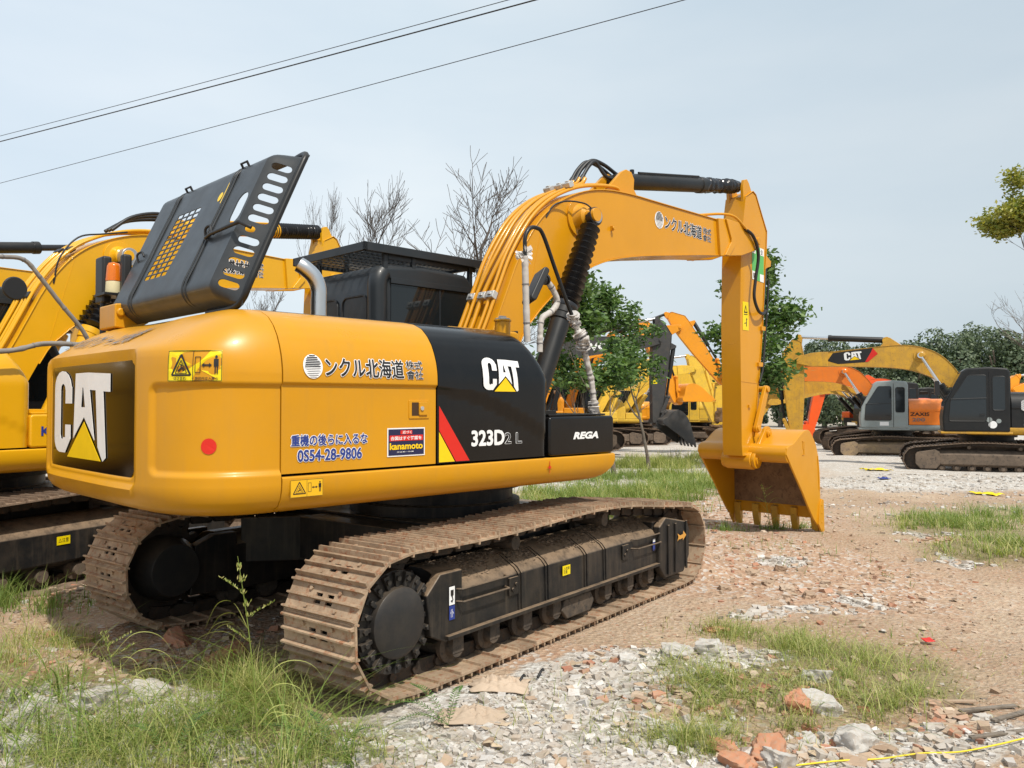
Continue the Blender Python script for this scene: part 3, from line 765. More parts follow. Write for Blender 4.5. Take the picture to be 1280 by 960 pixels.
def cab(root, C, det, guard=False):
    x0,x1,y0,y1=-.40,1.22,.30,1.38
    ol=[(x0,1.16),(x0+.0,2.76),(x0+.06,2.88),(.10,2.92),(.62,2.89),(.74,2.80),(1.16,1.95),(1.22,1.55),(1.20,1.16)]
    b=MB(); b.prism(ol,y0,y1); cb=b.build('cab',C['cab'],root,.055,seg=4)
    def win(name,pts,y,side):
        mb=MB(); cx=sum(p[0] for p in pts)/len(pts); cz=sum(p[1] for p in pts)/len(pts)
        rp=[]                                       # rounded corners
        n=len(pts)
        for i in range(n):
            p=Vector(pts[i]); a=Vector(pts[i-1]); c=Vector(pts[(i+1)%n]); r=.05
            u=(a-p).normalized()*r; v=(c-p).normalized()*r
            rp+= [tuple(p+u),tuple(p+(u+v)*.29),tuple(p+v)]
        mb.prism(rp,y,y+.006*side); o=mb.build(name,C['glass'],cb,.003)
        fr=MB(); pp=[(q[0],y+.004*side,q[1]) for q in rp]; fr.tube(pp+[pp[0]],.009,6); fr.build('window_seal',M['rubber'],o); return o
    for side,y in ((1,y1),(-1,y0)):
        if side==1:
            win('window',[(x0+.12,1.75),(x0+.12,2.66),(x0+.42,2.66),(x0+.42,1.75)],y,1)
            win('door_window',[(x0+.56,1.45),(x0+.56,2.70),(.60,2.70),(1.02,2.0),(1.06,1.45)],y,1)
            mb=MB(); mb.tube([(x0+.49,y1+.004,1.2),(x0+.49,y1+.004,2.8)],.008,6); mb.box(.2,.32,y1,y1+.03,1.62,1.65); mb.tube([(x0+.56,y1+.012,2.08),(1.02,y1+.012,2.05)],.012,6); mb.build('door_trim',M['rubber'],cb)
        else:
            if det:
                mb=MB(); mb.prism([(x0+.14,1.7),(x0+.14,2.72),(.62,2.72),(1.08,1.9),(1.1,1.7)],y0-.006,y0); mb.build('window',C['glass'],cb,.003)
                mb=MB(); mb.box(x0+.13,.66,y0-.022,y0-.004,2.722,2.77); mb.box(.28,.30,y0-.009,y0-.006,1.7,2.72); mb.build('window_trim',C['cab'],cb,.006)
            else: win('window',[(x0+.14,1.6),(x0+.14,2.68),(.58,2.68),(1.02,1.9),(1.04,1.6)],y,-1)
    for ya,yb in (((y0+.14,y0+.52),(y0+.60,y1-.1)) if det else ((y0+.12,y1-.12),)):
        mb=MB(); mb.rbox(x0-.006,x0+.01,ya,yb,1.9,2.62,.07,axis='x'); o=mb.build('rear_window',C['glass'] if not det else C['cab'],cb,.004)
        k=[]
        for (cx,cy,st) in ((yb-.07,2.55,0),(ya+.07,2.55,90),(ya+.07,1.97,180),(yb-.07,1.97,270)):
            for q in range(5): an=R(st+90*q/4); k.append((x0-.008,cx+.07*math.cos(an),cy+.07*math.sin(an)))
        mb=MB(); mb.tube(k+[k[0]],.010,6); mb.build('window_seal',M['rubber'],o)
    mb=MB(); 
    if det: mb.tube(spline([(x0+.03,y0+.04,1.3),(x0+.03,y0+.04,2.4),(x0+.03,y0+.04,2.72),(x0+.08,y0+.05,2.81)],4),.085,14); mb.build('cab_pillar',C['cab'],cb,smooth=60)
    mb=MB(); mb.prism([(1.20,1.5),(1.155,1.95),(.76,2.74),(.77,2.75),(1.168,1.96),(1.215,1.5)],y0+.08,y1-.08); mb.build('windscreen',C['glass'],cb)
    if guard:
        gx0,gx1,gy0,gy1,gz=-.555,.80,.265,1.44,3.0
        mb=MB(); t=.035
        mb.box(gx0,gx1,gy0,gy0+t,gz-.03,gz+.045); mb.box(gx0,gx1,gy1-t,gy1,gz-.03,gz+.045); mb.box(gx0,gx0+t,gy0,gy1,gz-.03,gz+.045); mb.box(gx1-t,gx1,gy0,gy1,gz-.03,gz+.045)
        g=mb.build('roof_guard',C['cab'],cb,.006)
        mb=MB(); nxg,nyg=24,9
        for i in range(nxg+1):
            x=gx0+t+(gx1-gx0-2*t)*i/nxg
            mb.box(x-.008,x+.008,gy0+t,gy1-t,gz-.008,gz+.004)
        for j in range(1,nyg): y=gy0+(gy1-gy0)*j/nyg; mb.box(gx0+t,gx1-t,y-.014,y+.014,gz-.010,gz+.006)
        mb.build('guard_mesh',C['cab'],g)
        mb=MB()
        for x in (gx0+.25,.0,gx1-.12):
            for y in (gy0+.04,gy1-.08): mb.box(x-.02,x+.02,y,y+.04,2.80,gz)
        mb.box(gx0+.28,gx1-.05,gy0+.05,gy0+.06,2.93,2.99)
        mb.build('guard_post',C['cab'],g,.004)
    return cb

def excavator(name, label, cat, group, O, hu, ht, C, zoff=0., scale=1., ba=0., det=0, guard=False):
    root = empty(name, (O[0], O[1], zoff), R(90-hu), label, cat, group, scale)
    c = dict(dict(boom=M['cat_yellow'],body=M['cat_yellow'],tank=M['cat_yellow'],skirt=M['cat_yellow'],cab=M['cab_paint'],cyl=M['black_matt'],frame=M['frame_brown'],
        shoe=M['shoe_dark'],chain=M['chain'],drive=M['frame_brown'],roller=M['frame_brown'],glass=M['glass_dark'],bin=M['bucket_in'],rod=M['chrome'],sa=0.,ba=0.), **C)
    c.setdefault('stick', c['boom']); c.setdefault('bucket', c['stick'])
    ang = R(hu-ht)
    for y in (1.19, -1.19): track(root, y, det >= 2, c, ang)
    b = MB(); b.box(-.75,.75,-.98,.98,.42,.80); b.box(-1.0,1.0,-.55,.55,.45,.78)
    for sx in (-1,1):
        for sy in (-1,1): b.prismz([(sx*.5,sy*.3),(sx*1.25,sy*.98),(sx*.75,sy*.98),(sx*.2,sy*.5)],.40,.76)
    b.build('undercarriage_frame', M['frame_black'] if det else c['frame'], root, .01, M=Matrix.Rotation(ang,4,'Z'))
    b = MB(); b.lathe((0,0,.78),(0,0,1.10),[(0,.72),(.10,.72),(.11,.66),(.2,.66),(.21,.74),(.32,.74)],40); b.build('swing_bearing', M['frame_black'], root)
    b = MB(); b.box(-2.25,.80,-1.10,1.10,1.085,1.30); b.box(-2.15,-.08,-1.15,1.30,1.30,2.0); b.box(-2.19,.6,-1.33,1.33,1.20,1.285)
    b.build('main_frame', M['gapbody'], root)
    n, nm = (260,70) if det>=2 else (90,26)
    counterweight(root, c['body'], n, nm)
    zs = frange(1.298,1.77,14)+frange(1.778,1.812,8)+frange(1.83,1.95,5)+frange(1.97,2.205,14)+[2.215,2.225,2.232,2.24]
    def fdoor(x,z,x1): return ins(z)+.018*(1-sstep(1.782,1.802,z))
    for s_ in ((-1,1)):
        panel('engine_door' if s_<0 else 'side_door', c['body'], root, -2.204, -1.118 if s_<0 else -.42, zs, fdoor, s_, 10)
    def xtank(z): return -.03 if z<1.86 else -.03-.20*((z-1.86)/.38)**1.1
    def ftank(x,z,x1):
        d=x1-x; r=.10
        e=r-math.sqrt(max(0,r*r-(r-d)**2)) if d<r else 0
        k=0
        u=(x+1.114)/1.08; zc=1.78-.36*u**1.6
        k=.010*(1-sstep(zc-.012,zc+.012,z)) if det else 0
        return ins(z)+e+k
    panel('fuel_tank', c['tank'], root, -1.112, xtank, zs, ftank, -1, 60 if det else 24, front=[.1,.2,.5,.9])
    b=MB(); b.box(-2.15,-.25,-1.0,-.45,2.0,2.232); b.box(-2.1,-.45,.35,1.0,2.0,2.2); b.box(-1.25,-.1,-.5,.25,1.3,2.0); b.build('top_deck', c['tank'], root,.02)
    if det: b=MB(); b.rbox(-.05,.72,-1.365,-.72,1.292,1.585,.03,axis='y'); b.build('tool_box', c['tank'], root,.02,seg=3); b=MB(); b.box(-.03,.64,-1.34,-.75,1.588,1.602); b.box(-.03,.10,-1.3,-.8,1.592,1.63); b.build('box_lid', c['tank'], root,.004)
    else: b=MB(); b.box(-.05,.72,-1.365,-.72,1.292,1.585); b.build('tool_box', c['tank'], root,.02)
    zk=[1.07,1.074,1.082,1.095,1.115,1.14,1.17,1.2,1.23,1.26,1.275,1.283]
    def fsk(x,z,x1):
        d=x1-x; r=.05
        return ins(z)+(r-math.sqrt(max(0,r*r-(r-d)**2)) if d<r else 0)+.010*sstep(1.272,1.284,z)
    def xsk(z): return .775-.20*(max(0,1.23-z)/.16)**1.8
    for s_ in (-1,1): panel('side_skirt', c['skirt'], root, -2.204, xsk, zk, fsk, s_, 60 if det else 30, front=[.05,.1,.3,.6])
    b=MB(); b.box(-.45,1.26,.27,1.36,1.10,1.17); b.build('cab_platform', c['skirt'], root,.02)
    cab(root, c, det, guard)
    c['sa']=C.get('sa',0.); c['ba']=C.get('ba',0.)
    bo, st, Mb, Ms = boom(root, c, ba, det)
    return root, c, bo, st, Mb, Ms
M['zinc']=plain('zinc cap',(.45,.46,.47),.35,.7)
M['gapbody']=plain('inner dark body',(.012,.011,.010),.8)
M['arrow']=plain('orange arrow decal',(.62,.30,.05),.5)
M['drive']=paint('black final drive',(.020,.020,.021),.45,.2,.25,(.09,.07,.05),.05,updust=.6)
M['roller']=rusty('dusty roller',(.05,.042,.036),(.12,.09,.065),(.03,.028,.026),8,.8,.2)

# ------------------------------------------------------------------ camera, world, sun
F_PX=1000.; HC=1.69; PITCH=math.atan(23/1000)
cam=bpy.data.cameras.new('camera'); co=bpy.data.objects.new('camera',cam); COL.objects.link(co); sc.camera=co
cam.sensor_width=36; cam.lens=36*F_PX/1280; cam.clip_end=3000; cam.clip_start=.05
co.location=(0,0,HC); co.rotation_euler=(PI/2+PITCH,0,0)
SUN=Vector((.26,-.47,.84)).normalized()
w=bpy.data.worlds.new('World'); sc.world=w; w.use_nodes=True; nt=w.node_tree
bg=nt.nodes['Background']; sky=N(nt,'ShaderNodeTexSky',sky_type='NISHITA'); sky.sun_disc=False
sky.sun_elevation=math.asin(SUN.z); sky.sun_rotation=math.atan2(SUN.x,SUN.y); sky.air_density=1.3; sky.dust_density=4.0; sky.ozone_density=1.2
# thin even cloud veil over the clear sky
tc=N(nt,'ShaderNodeTexCoord'); nz=N(nt,'ShaderNodeTexNoise'); nz.inputs['Scale'].default_value=1.6; nz.inputs['Detail'].default_value=5
mp=N(nt,'ShaderNodeMapping'); mp.inputs['Scale'].default_value=(1,1,3.5); nt.links.new(tc.outputs['Generated'],mp.inputs[0]); nt.links.new(mp.outputs[0],nz.inputs['Vector'])
veil=mix(nt,ramp(nt,nz.outputs[0],[(.30,0),(.72,1)]),(5.0,6.0,6.8),(6.4,7.05,7.5))
sx=N(nt,'ShaderNodeSeparateXYZ'); nt.links.new(tc.outputs['Generated'],sx.inputs[0])
az=ramp(nt,math_(nt,'ADD',math_(nt,'MULTIPLY',sx.outputs[0],.8),.5),[(0,(1.02,1.03,1.06)),(.4,(1.10,1.08,1.06)),(1,(.80,.82,.83))])
veil=mix(nt,1.,veil,az,'MULTIPLY')
col=mix(nt,.86,sky.outputs[0],veil)
nt.links.new(col,bg.inputs['Color']); bg.inputs['Strength'].default_value=.130
sl=bpy.data.lights.new('sun','SUN'); sl.energy=4.5; sl.angle=R(1.2); sl.color=(1,.94,.84)
so_=bpy.data.objects.new('sun',sl); COL.objects.link(so_); so_.rotation_euler=SUN.to_track_quat('Z','Y').to_euler(); so_.location=(5,-5,20)
sc.view_settings.view_transform='Standard'; sc.view_settings.look='None'; sc.view_settings.exposure=0; sc.view_settings.gamma=1
sc.render.engine='CYCLES'

def ray(px,py):
    x=(px-640)/F_PX; z=-(py-480)/F_PX; c,s_=math.cos(PITCH),math.sin(PITCH)
    return Vector((x, c-z*s_, s_+z*c))
def gp(px,py,z=0):                      # where a sight line meets the ground
    r=ray(px,py); t=(z-HC)/r.z; return Vector((r.x*t, r.y*t, z))
def up(px,depth,py):
    r=ray(px,py); t=depth/r.y; return Vector((r.x*t,depth,HC+r.z*t))

# ------------------------------------------------------------------ main excavator
MO=(-.655,6.88)
mainC=dict(boom=M['boom_yellow'],tank=M['black_gloss'],frame=M['frame_black'],shoe=M['shoe'],drive=M['drive'],roller=M['roller'],stickers=True)
root,c,bo,st,Mb,Ms=excavator('excavator','large yellow foreground excavator with raised grey hood, black side cover and its bucket on rubble','excavator',None,MO,45,37.3,mainC,det=2,guard=True)

def kid(root,name): return [o for o in root.children if o.name.split('.')[0]==name]
cw=kid(root,'counterweight')[0]; door=kid(root,'engine_door')[0]; tank=kid(root,'fuel_tank')[0]; tbox=kid(root,'tool_box')[0]
skr=[o for o in kid(root,'side_skirt')][0]
def wrear(off):
    def f(co_):
        y=co_.y; z=co_.z
        return Vector((rear_x(y,z)+off+(co_.x+2.7), y, z))
    return f
# black rear panel with the big logo
b=MB()
def PR(i,j):
    y=.775-1.51*i/40; z=1.27+.665*j/4
    return (rear_x(y,z)+.028,y,z)
rp=[]
cy,cz,hx,hy,r_=.03,1.60,.77,.325,.04
for (sx_,sz_,a0) in ((1,1,0),(-1,1,90),(-1,-1,180),(1,-1,270)):
    for q in range(5):
        a=R(a0+90*q/4); rp.append((cy+sx_*(hx-r_)+r_*math.cos(a), cz+sz_*(hy-r_)+r_*math.sin(a)))
# fan of vertical slices so the panel follows the curved back
ys=frange(cy-hx,cy+hx,40)
def zext(y):
    d=abs(y-cy)-(hx-r_)
    return hy if d<=0 else hy-r_+math.sqrt(max(0,r_*r_-d*d))
b.grid(lambda i,j:(rear_x(ys[i],0)+.0265,ys[i],cz+(2*j/6-1)*zext(ys[i])),40,7)
M['panel'].node_tree.nodes['Principled BSDF'].inputs['Specular IOR Level'].default_value=.12
lp=b.build('logo_panel',M['panel'],cw,smooth=60)
def rear_m(y,z): return place((-2.7,y,z),(0,-1,0),(0,0,1))
cat_logo(lp,rear_m(.70,1.335),1.22,.545,wrear(.022))
# lettering on the sloping top of the counterweight
def wtop(co_):
    t=clamp((co_.z-1.99)/.20); z=2.01+.155*t; q=.055+.295*t; l=-2.6-co_.x
    return Vector((rear_x(co_.y,0)+q-.022-l*.5, co_.y*(1-.02), z+.012+l))
# warning sticker and red spot on the rounded corner of the counterweight
OUT=cw_outline(600); OUT=OUT[::-1]                     # from the right seam towards the back
ARC=[0.]
for p_,q_ in zip(OUT,OUT[1:]): ARC.append(ARC[-1]+math.dist(p_,q_))
def cwmap(off):
    def f(co_):
        u=clamp(-co_.x,0,ARC[-1]-.01); k=0
        import bisect
        k=max(1,bisect.bisect_left(ARC,u)); t=(u-ARC[k-1])/(ARC[k]-ARC[k-1])
        a,b_=Vector(OUT[k-1]),Vector(OUT[k]); p=a.lerp(b_,t); d=(b_-a).normalized(); n_=Vector((d.y,-d.x))
        if n_.dot(p-Vector((-1.6,0)))<0: n_=-n_
        z=co_.z; q=off+(-1.3-co_.y)-cw_recess(p.x,p.y,z,u)-ins(z)
        return Vector((p.x+n_.x*q,p.y+n_.y*q,z))
    return f
from mathutils.bvhtree import BVHTree
CWB=BVHTree.FromPolygons([v.co for v in cw.data.vertices],[tuple(p.vertices) for p in cw.data.polygons if len(p.vertices)<5])
def cwray(off):
    g_=cwmap(.35); h_=cwmap(-.1)
    def f(co_):
        l=-1.3-co_.y; c2=Vector((co_.x,-1.3,co_.z)); a=g_(c2); d=(h_(c2)-a).normalized(); hit=CWB.ray_cast(a,d)
        if hit[0] is None: return a
        return hit[0]-d*(off+l*1.5)
    return f
def topray(co_):
    l=-2.6-co_.x; t=clamp((co_.z-1.99)/.20); x=rear_x(co_.y,0)+.07+.26*t; hit=CWB.ray_cast(Vector((x,co_.y,3)),Vector((0,0,-1)))
    return hit[0]+Vector((-.4,0,.9))*(.007+l) if hit[0] else co_
def arc_of(x,y): return min(range(len(OUT)),key=lambda i:math.dist(OUT[i],(x,y)))
glyphs('lettering','ショベルクレーン仕様',M['greyd'],cw,place((-2.6,.98,2.01),(0,-1,0),(0,0,1)),1.42,.14,.0,fat=.02,warp=topray)
ua=ARC[arc_of(-2.668,-1.047)]
pm=lambda u,z: place((-u,-1.3,z),(1,0,0),(0,0,1))
warning(cw,pm(ua,1.80),.30,.165,M['warn'],warp=cwray(.002),warp2=cwray(.002))
ur=ARC[arc_of(-2.548,-1.226)]
poly('red_spot',[[(.042*math.cos(i*PI/12),.042*math.sin(i*PI/12)) for i in range(24)]],M['redd'],cw,pm(ur,1.459),cwmap(.0025))

# lettering and fittings on the engine door (viewed from the right side)
def wside(off,rec=0.):
    def f(co_): return Vector((co_.x,-(W2-ins(co_.z)-rec*(1-sstep(1.782,1.802,co_.z)))-off-(-1.37-co_.y),co_.z))
    return f
def sm(x,z): return place((x,-1.37,z),(1,0,0),(0,0,1))
company(door,sm(-2.085,1.835),.86,.115,wside(.0035))
glyphs('lettering','重機の後らに入るな',M['blued'],door,sm(-2.145,1.447),.50,.062,.0,warp=wside(.003,.018),fat=.03,outline=M['white'],ow=.09)
glyphs('lettering','0S54-28-9806',M['blued'],door,sm(-2.105,1.362),.42,.062,.0,warp=wside(.003,.018),fat=.04,outline=M['white'],ow=.09)
DY=-1.352
o=poly('hire_sticker',[rect(.29,.175)],M['white'],door,side_r(-1.50,1.358,DY-.003))
o2=poly('sticker_face',[rect(.274,.16)],M['navyd'],o,side_r(-1.492,1.3655,DY-.0045))
poly('red_band',[[(.09,.128),(.18,.128),(.18,.152),(.09,.152)],[(.008,.088),(.266,.088),(.266,.122),(.008,.122)]],M['redd'],o,side_r(-1.492,1.3655,DY-.0058))
glyphs('lettering','近づく',M['white'],o,side_r(-1.387,1.497,DY-.0058),.07,.018,.02)
glyphs('lettering','合図はすぐ確認を',M['white'],o,side_r(-1.478,1.458,DY-.0058),.24,.024,.02)
glyphs('lettering','kanamoto',M['yeld'],o,side_r(-1.484,1.400,DY-.0058),.255,.042,.03)
glyphs('lettering','安全第一作業',M['white'],o,side_r(-1.43,1.382,DY-.0058),.13,.007,.01)
# latch
b=MB(); b.rbox(-1.335,-1.175,DY-.006,DY+.004,1.588,1.705,.006); la=b.build('latch_plate',M['cat_yellow'],door,.003)
b=MB(); b.rbox(-1.315,-1.255,DY-.0075,DY-.004,1.607,1.69,.004); b.build('latch_recess_shade',M['gap'],la)  # raised flat slab, the shade of a recess put into its colour
b=MB(); b.rbox(-1.262,-1.195,DY-.016,DY-.004,1.610,1.692,.006); b.build('latch_paddle',M['cat_yellow'],la,.003)
b=MB(); b.cyl((-1.243,DY-.014,1.652),(-1.243,DY-.024,1.652),.014,n=14); b.build('key_lock',M['chrome'],la,.002)
# skirt stickers
warning(skr,side_r(-2.160,1.166,-1.3725),.205,.098,paint('amber sticker',(.80,.45,.01),.35),small=False)
def star(cx,cz,r):
    P=[]
    for i in range(16):
        rr_=r if i%4==0 else (r*.55 if i%2==0 else r*.28); P.append((cx+rr_*math.sin(i*PI/8),cz+rr_*math.cos(i*PI/8)))
    return P
poly('lifting_mark',[star(0,0,.03),[( -.002,-.045),(.002,-.045),(.002,.045),(-.002,.045)]],M['redd'],skr,side_r(-.055,1.215,-1.3725))
# black cover: logo, number, stripe
cat_logo(tank,place((-.735,-1.372,1.762),(1,0,0),(0,0,1)),.40,.228,wside(.0045,.0))
def wt(off): return lambda co_: Vector((co_.x,-(W2-.0105)-off-max(0,-1.37-co_.y),co_.z))
glyphs('lettering','323D',M['white'],tank,sm(-.815,1.400),.30,.098,.0,fat=.055,warp=wt(.002))
glyphs('lettering','2 L',M['blackd'],tank,sm(-.505,1.405),.165,.072,.0,warp=wt(.003),fat=.012,outline=M['white'],ow=.075)
poly('yellow_stripe',[[(-1.098,1.305),(-.965,1.305),(-1.098,1.50)]],M['yeld'],tank,side_r(0,0,-1.37),wt(.002))
poly('red_stripe',[[(-1.098,1.512),(-.955,1.305),(-.835,1.305),(-1.098,1.668)]],M['redd'],tank,side_r(0,0,-1.37),wt(.002))
glyphs('lettering','REGA',M['white'],tbox,side_r(.215,1.410,-1.366),.30,.055,.05,shear=.25,outline=M['greyd'],ow=.02)

# boom lettering
def wb(off,par=None): return None
Bm=side_r(2.76,3.545,YB-.2); company(bo,place((2.745,YB-.203,3.592),(1,0,-.018),(.0,0,1)),1.16,.155)
b=MB(); P_=[(5.02,3.63),(5.33,3.60),(5.30,3.22),(5.02,3.25)]
# safety sticker and warning sticker on the stick
ss=poly('safety_sticker',[[(0,0),(.30,-.02),(.31,.42),(.0,.44)]],M['greend'],st,side_r(4.985,3.27,YB-.1375))
poly('white_corners',[[(0,.34),(.09,.335),(.09,.435),(0,.44)],[(.21,.33),(.308,.325),(.309,.418),(.21,.425)],[(0,0.0),(.10,-.006),(.10,.10),(0,.11)],[(.20,-.012),(.30,-.018),(.303,.08),(.20,.085)]],M['white'],ss,side_r(4.985,3.27,YB-.139))
for t_,x_,z_ in (('安',5.0,3.62),('全',5.205,3.61),('第',5.0,3.285)): glyphs('lettering',t_,M['blackd'],ss,side_r(x_,z_,YB-.1395),.06,.07,.01)
wk=poly('warning_sticker',[rect(.15,.36)],M['warn'],st,side_r(4.735,2.60,YB-.1375))
poly('warning_symbols',[[(.03,.22),(.12,.22),(.075,.32)],[(.03,.195),(.12,.195),(.12,.205),(.03,.205)],[(.085,.05),(.10,.05),(.10,.14),(.085,.14)],[(.04,.08),(.085,.09),(.085,.10),(.04,.09)],[(.10,.13),(.115,.14),(.10,.16),(.085,.14)]],M['blackd'],wk,side_r(4.735,2.60,YB-.139))
poly('sticker_cut',[[(.052,.235),(.098,.235),(.075,.29)]],M['warn'],wk,side_r(4.735,2.60,YB-.1402))

# pipes running up the boom
def pipe_set():
    base=[(x,z) for x,z in TOP[2:]]
    for k,(y,off,x_end) in enumerate(((YB+.16,.075,1.62),(YB+.10,.07,1.58),(YB+.02,.085,1.62),(YB-.05,.07,1.58),(YB-.10,.075,1.9),(YB-.145,.06,1.9))):
        pts=[]
        for i,(x,z) in enumerate(base):
            if x>x_end: break
            a=TOP[max(0,i+1)]; d=Vector((TOP[min(len(TOP)-1,i+3)][0]-TOP[i+1][0],TOP[min(len(TOP)-1,i+3)][1]-TOP[i+1][1])).normalized()
            pts.append((x-d.y*off,y+(.06 if k in(2,3) and i<3 else 0),z+d.x*off))
        if k<4: l=Vector(pts[-1]); pts.append((l.x+.16,y,l.z+.07+.0*k)); pts.append((l.x+.22,y,l.z+.14))
        else: l=Vector(pts[-1]); pts.append((l.x+.3,y,l.z+.03)); pts.append((l.x+.34,y,l.z-.06))
        b=MB(); b.tube(spline(pts,5),.021 if k%3==0 else .017,10); b.build('hydraulic_pipe',M['boom_yellow'],bo,smooth=60)
    for (x,z,dx,dz) in ((.46,2.60,.43,.9),(1.45,3.74,.88,.45)):
        d=Vector((dx,dz)).normalized()
        for y in (YB+.13,YB-.01,YB-.12):
            b=MB(); mm=Matrix.Translation((x-d.y*.062,y,z+d.x*.062)) @ Matrix.Rotation(-math.atan2(d.y,d.x),4,'Y')
            b.rbox(-.035,.035,-.045,.045,-.028,.028,.01,mm); b.box(-.012,.012,-.02,.02,.028,.04,mm); b.build('pipe_clamp',M['clamp'],bo,.004)
pipe_set()
for y,dy in ((YB+.16,-.02),(YB+.10,-.03),(YB+.02,-.05)):
    b=MB(); b.tube(spline([(1.80,y,3.97),(1.90,y,4.10),(2.02,y+dy,4.20),(2.20,y+dy*1.5,4.19),(2.38,y+dy*2,4.13),(2.44,y+dy*3,4.10)] if y>YB+.05 else [(1.80,y,3.97),(1.92,y,4.12),(2.02,y,4.17),(2.12,y-.04,4.05),(2.22,y-.06,4.02),(2.36,y-.06,4.03)],6),.02,10); b.tube([(1.77,y,3.93),(1.82,y,3.99)],.026,10); b.build('hydraulic_hose',M['rubber'],bo,smooth=60)
b=MB(); b.tube(spline([(1.02,YB-.2,3.40),(1.1,YB-.225,3.52),(1.25,YB-.26,3.58),(1.42,YB-.32,3.58),(1.48,YB-.36,3.54)],6),.008,8); b.build('grease_hose',M['rubber'],bo,smooth=60)
b=MB(); b.tube(spline([(3.8,YB-.1,3.90),(4.2,YB-.16,3.97),(4.4,YB-.22,3.96),(4.56,YB-.25,3.87),(4.62,YB-.26,3.83)],5),.016,8); b.build('hydraulic_pipe',M['boom_yellow'],bo,smooth=60)
b=MB(); b.tube(spline([(4.60,YB-.25,3.84),(4.78,YB-.27,3.76),(4.92,YB-.26,3.55),(4.90,YB-.23,3.25),(4.88,YB-.22,3.02),(4.98,YB-.22,2.86),(5.14,YB-.20,2.83),(5.26,YB-.17,2.88),(5.34,YB-.1,2.88)],7),.020,10); b.build('hydraulic_hose',M['steelhose'] if 'steelhose' in M else M['rubber'],st,smooth=60)
b=MB(); b.tube([(5.38,YB-.16,3.3),(5.30,YB-.16,2.7),(5.20,YB-.16,2.1),(5.12,YB-.16,1.95)],.014,8); b.build('hydraulic_hose',M['rubber'],st,smooth=60)

# hoses low on the boom
b=MB()
for i in range(4): b.tube(spline([(.40,YB-.1,2.40-.03*i),(.42,YB-.20,2.33-.03*i),(.50,YB-.23,2.30-.03*i),(.62,YB-.22,2.31-.025*i)],5),.012,8)
b.build('hydraulic_hose',M['rubber'],bo,smooth=60)
b=MB(); b.cyl((.02,-.80,2.20),(.02,-.80,2.33),.062,n=24); b.cyl((.02,-.80,2.33),(.02,-.80,2.345),.070,n=24); cp=b.build('filler_neck',M['cat_yellow'],root,.004)
b=MB(); b.cyl((.02,-.80,2.346),(.02,-.80,2.356),.06,n=24); b.box(-.01,.05,-.815,-.785,2.356,2.375); b.build('filler_cap',M['clamp'],cp,.003)
b=MB(); b.rbox(-.5,.3,-.72,-.52,2.15,2.27,.05); b.build('filler_deck',M['cat_yellow'],root,.02)

# handrail wrapped for shipping, mirror on its arm
HY=-1.12
hp=spline([(-.03,HY,2.15),(-.045,HY,2.5),(-.055,HY,2.84),(-.05,HY,2.95),(-.0,HY,3.02),(.075,HY,3.035),(.15,HY,2.99),(.30,HY,2.72),(.46,HY,2.44),(.56,HY,2.28),(.66,HY,2.10),(.74,HY,1.85),(.76,HY,1.60)],6)
b=MB(); b.tube(hp,.016,12); hr=b.build('handrail',M['black_matt'],root,smooth=60)
def wrapped(path,r,mat,parent,name='protective_wrap',amp=.25,n=12,seed=1):
    b=MB(); P_=spline(path,14); rnd=random.Random(seed); rr_=[r*(1+amp*noise.noise(Vector((i*.35,seed,0)))) for i in range(len(P_))]
    b.tube(P_,r,n,rr=rr_)
    for i,v in enumerate(b.v):
        q=Vector(v); k=noise.noise(q*30)*r*amp*1.2; b.v[i]=(v[0]+k,v[1]+k,v[2])
    o=b.build(name,mat,parent,smooth=70); 
    t=MB()
    for i in range(8,len(P_)-4,16): d=(P_[i+1]-P_[i]).normalized(); t.cyl(P_[i]-d*.005,P_[i]+d*.005,r*1.12,n=10)
    t.build('wrap_band',M['greyd'],o); return o
wrapped([(-.03,HY,2.15),(-.04,HY,2.4),(-.05,HY,2.65),(-.055,HY,2.80)],.026,M['wrap'],hr,seed=2,amp=.15)
b=MB()
for i in range(26):
    a=random.uniform(0,2*PI); p=Vector((-.055,HY,2.80+random.uniform(-.03,.02))); q=p+Vector((math.cos(a)*.07,math.sin(a)*.05,random.uniform(-.05,.05))); s_=Vector((0,.02,.03)); b.add([p,q,q+s_,p+s_],[(0,1,2,3)])
b.build('film_scrap',M['plastic_film'],hr,smooth=0)
wrapped([(.50,HY,2.37),(.56,HY,2.28),(.64,HY,2.14)],.026,M['plastic_film'],hr,amp=.4,seed=9)
wrapped([(.635,HY,2.15),(.67,HY,2.04),(.73,HY,1.88),(.755,HY,1.75),(.762,HY,1.66)],.025,M['wrap'],hr,seed=5,amp=.3)
wrapped([(.755,HY,1.70),(.762,HY,1.66),(.762,HY,1.60)],.042,M['plastic_film'],hr,seed=6,amp=.3)
wrapped([(.50,HY,2.41),(.535,HY+.02,2.36),(.555,HY,2.30)],.042,M['plastic_film'],hr,'film_bunch',amp=.6,seed=14)
wrapped([(.565,HY,2.26),(.60,HY-.02,2.20),(.625,HY,2.13)],.055,M['plastic_film'],hr,'film_bunch',amp=.6,seed=15)
ma=wrapped([(.13,-1.1,2.08),(.135,-1.1,2.20),(.155,-1.1,2.34),(.27,-1.1,2.41),(.335,-1.1,2.49),(.275,-1.1,2.59),(.20,-1.1,2.65)],.024,M['wrap'],root,'mirror_arm',seed=7,amp=.15)
b=MB(); b.cyl((.20,-1.1,2.65),(.13,-1.1,2.63),.035,n=16); b.cyl((.21,-1.1,2.655),(.19,-1.1,2.65),.045,n=16); b.build('mirror_joint',M['rubber'],ma,.004)
mm=Matrix.Translation((.085,-1.1,2.585)) @ Matrix.Rotation(R(32),4,'Y') @ Matrix.Rotation(R(-22),4,'Z')
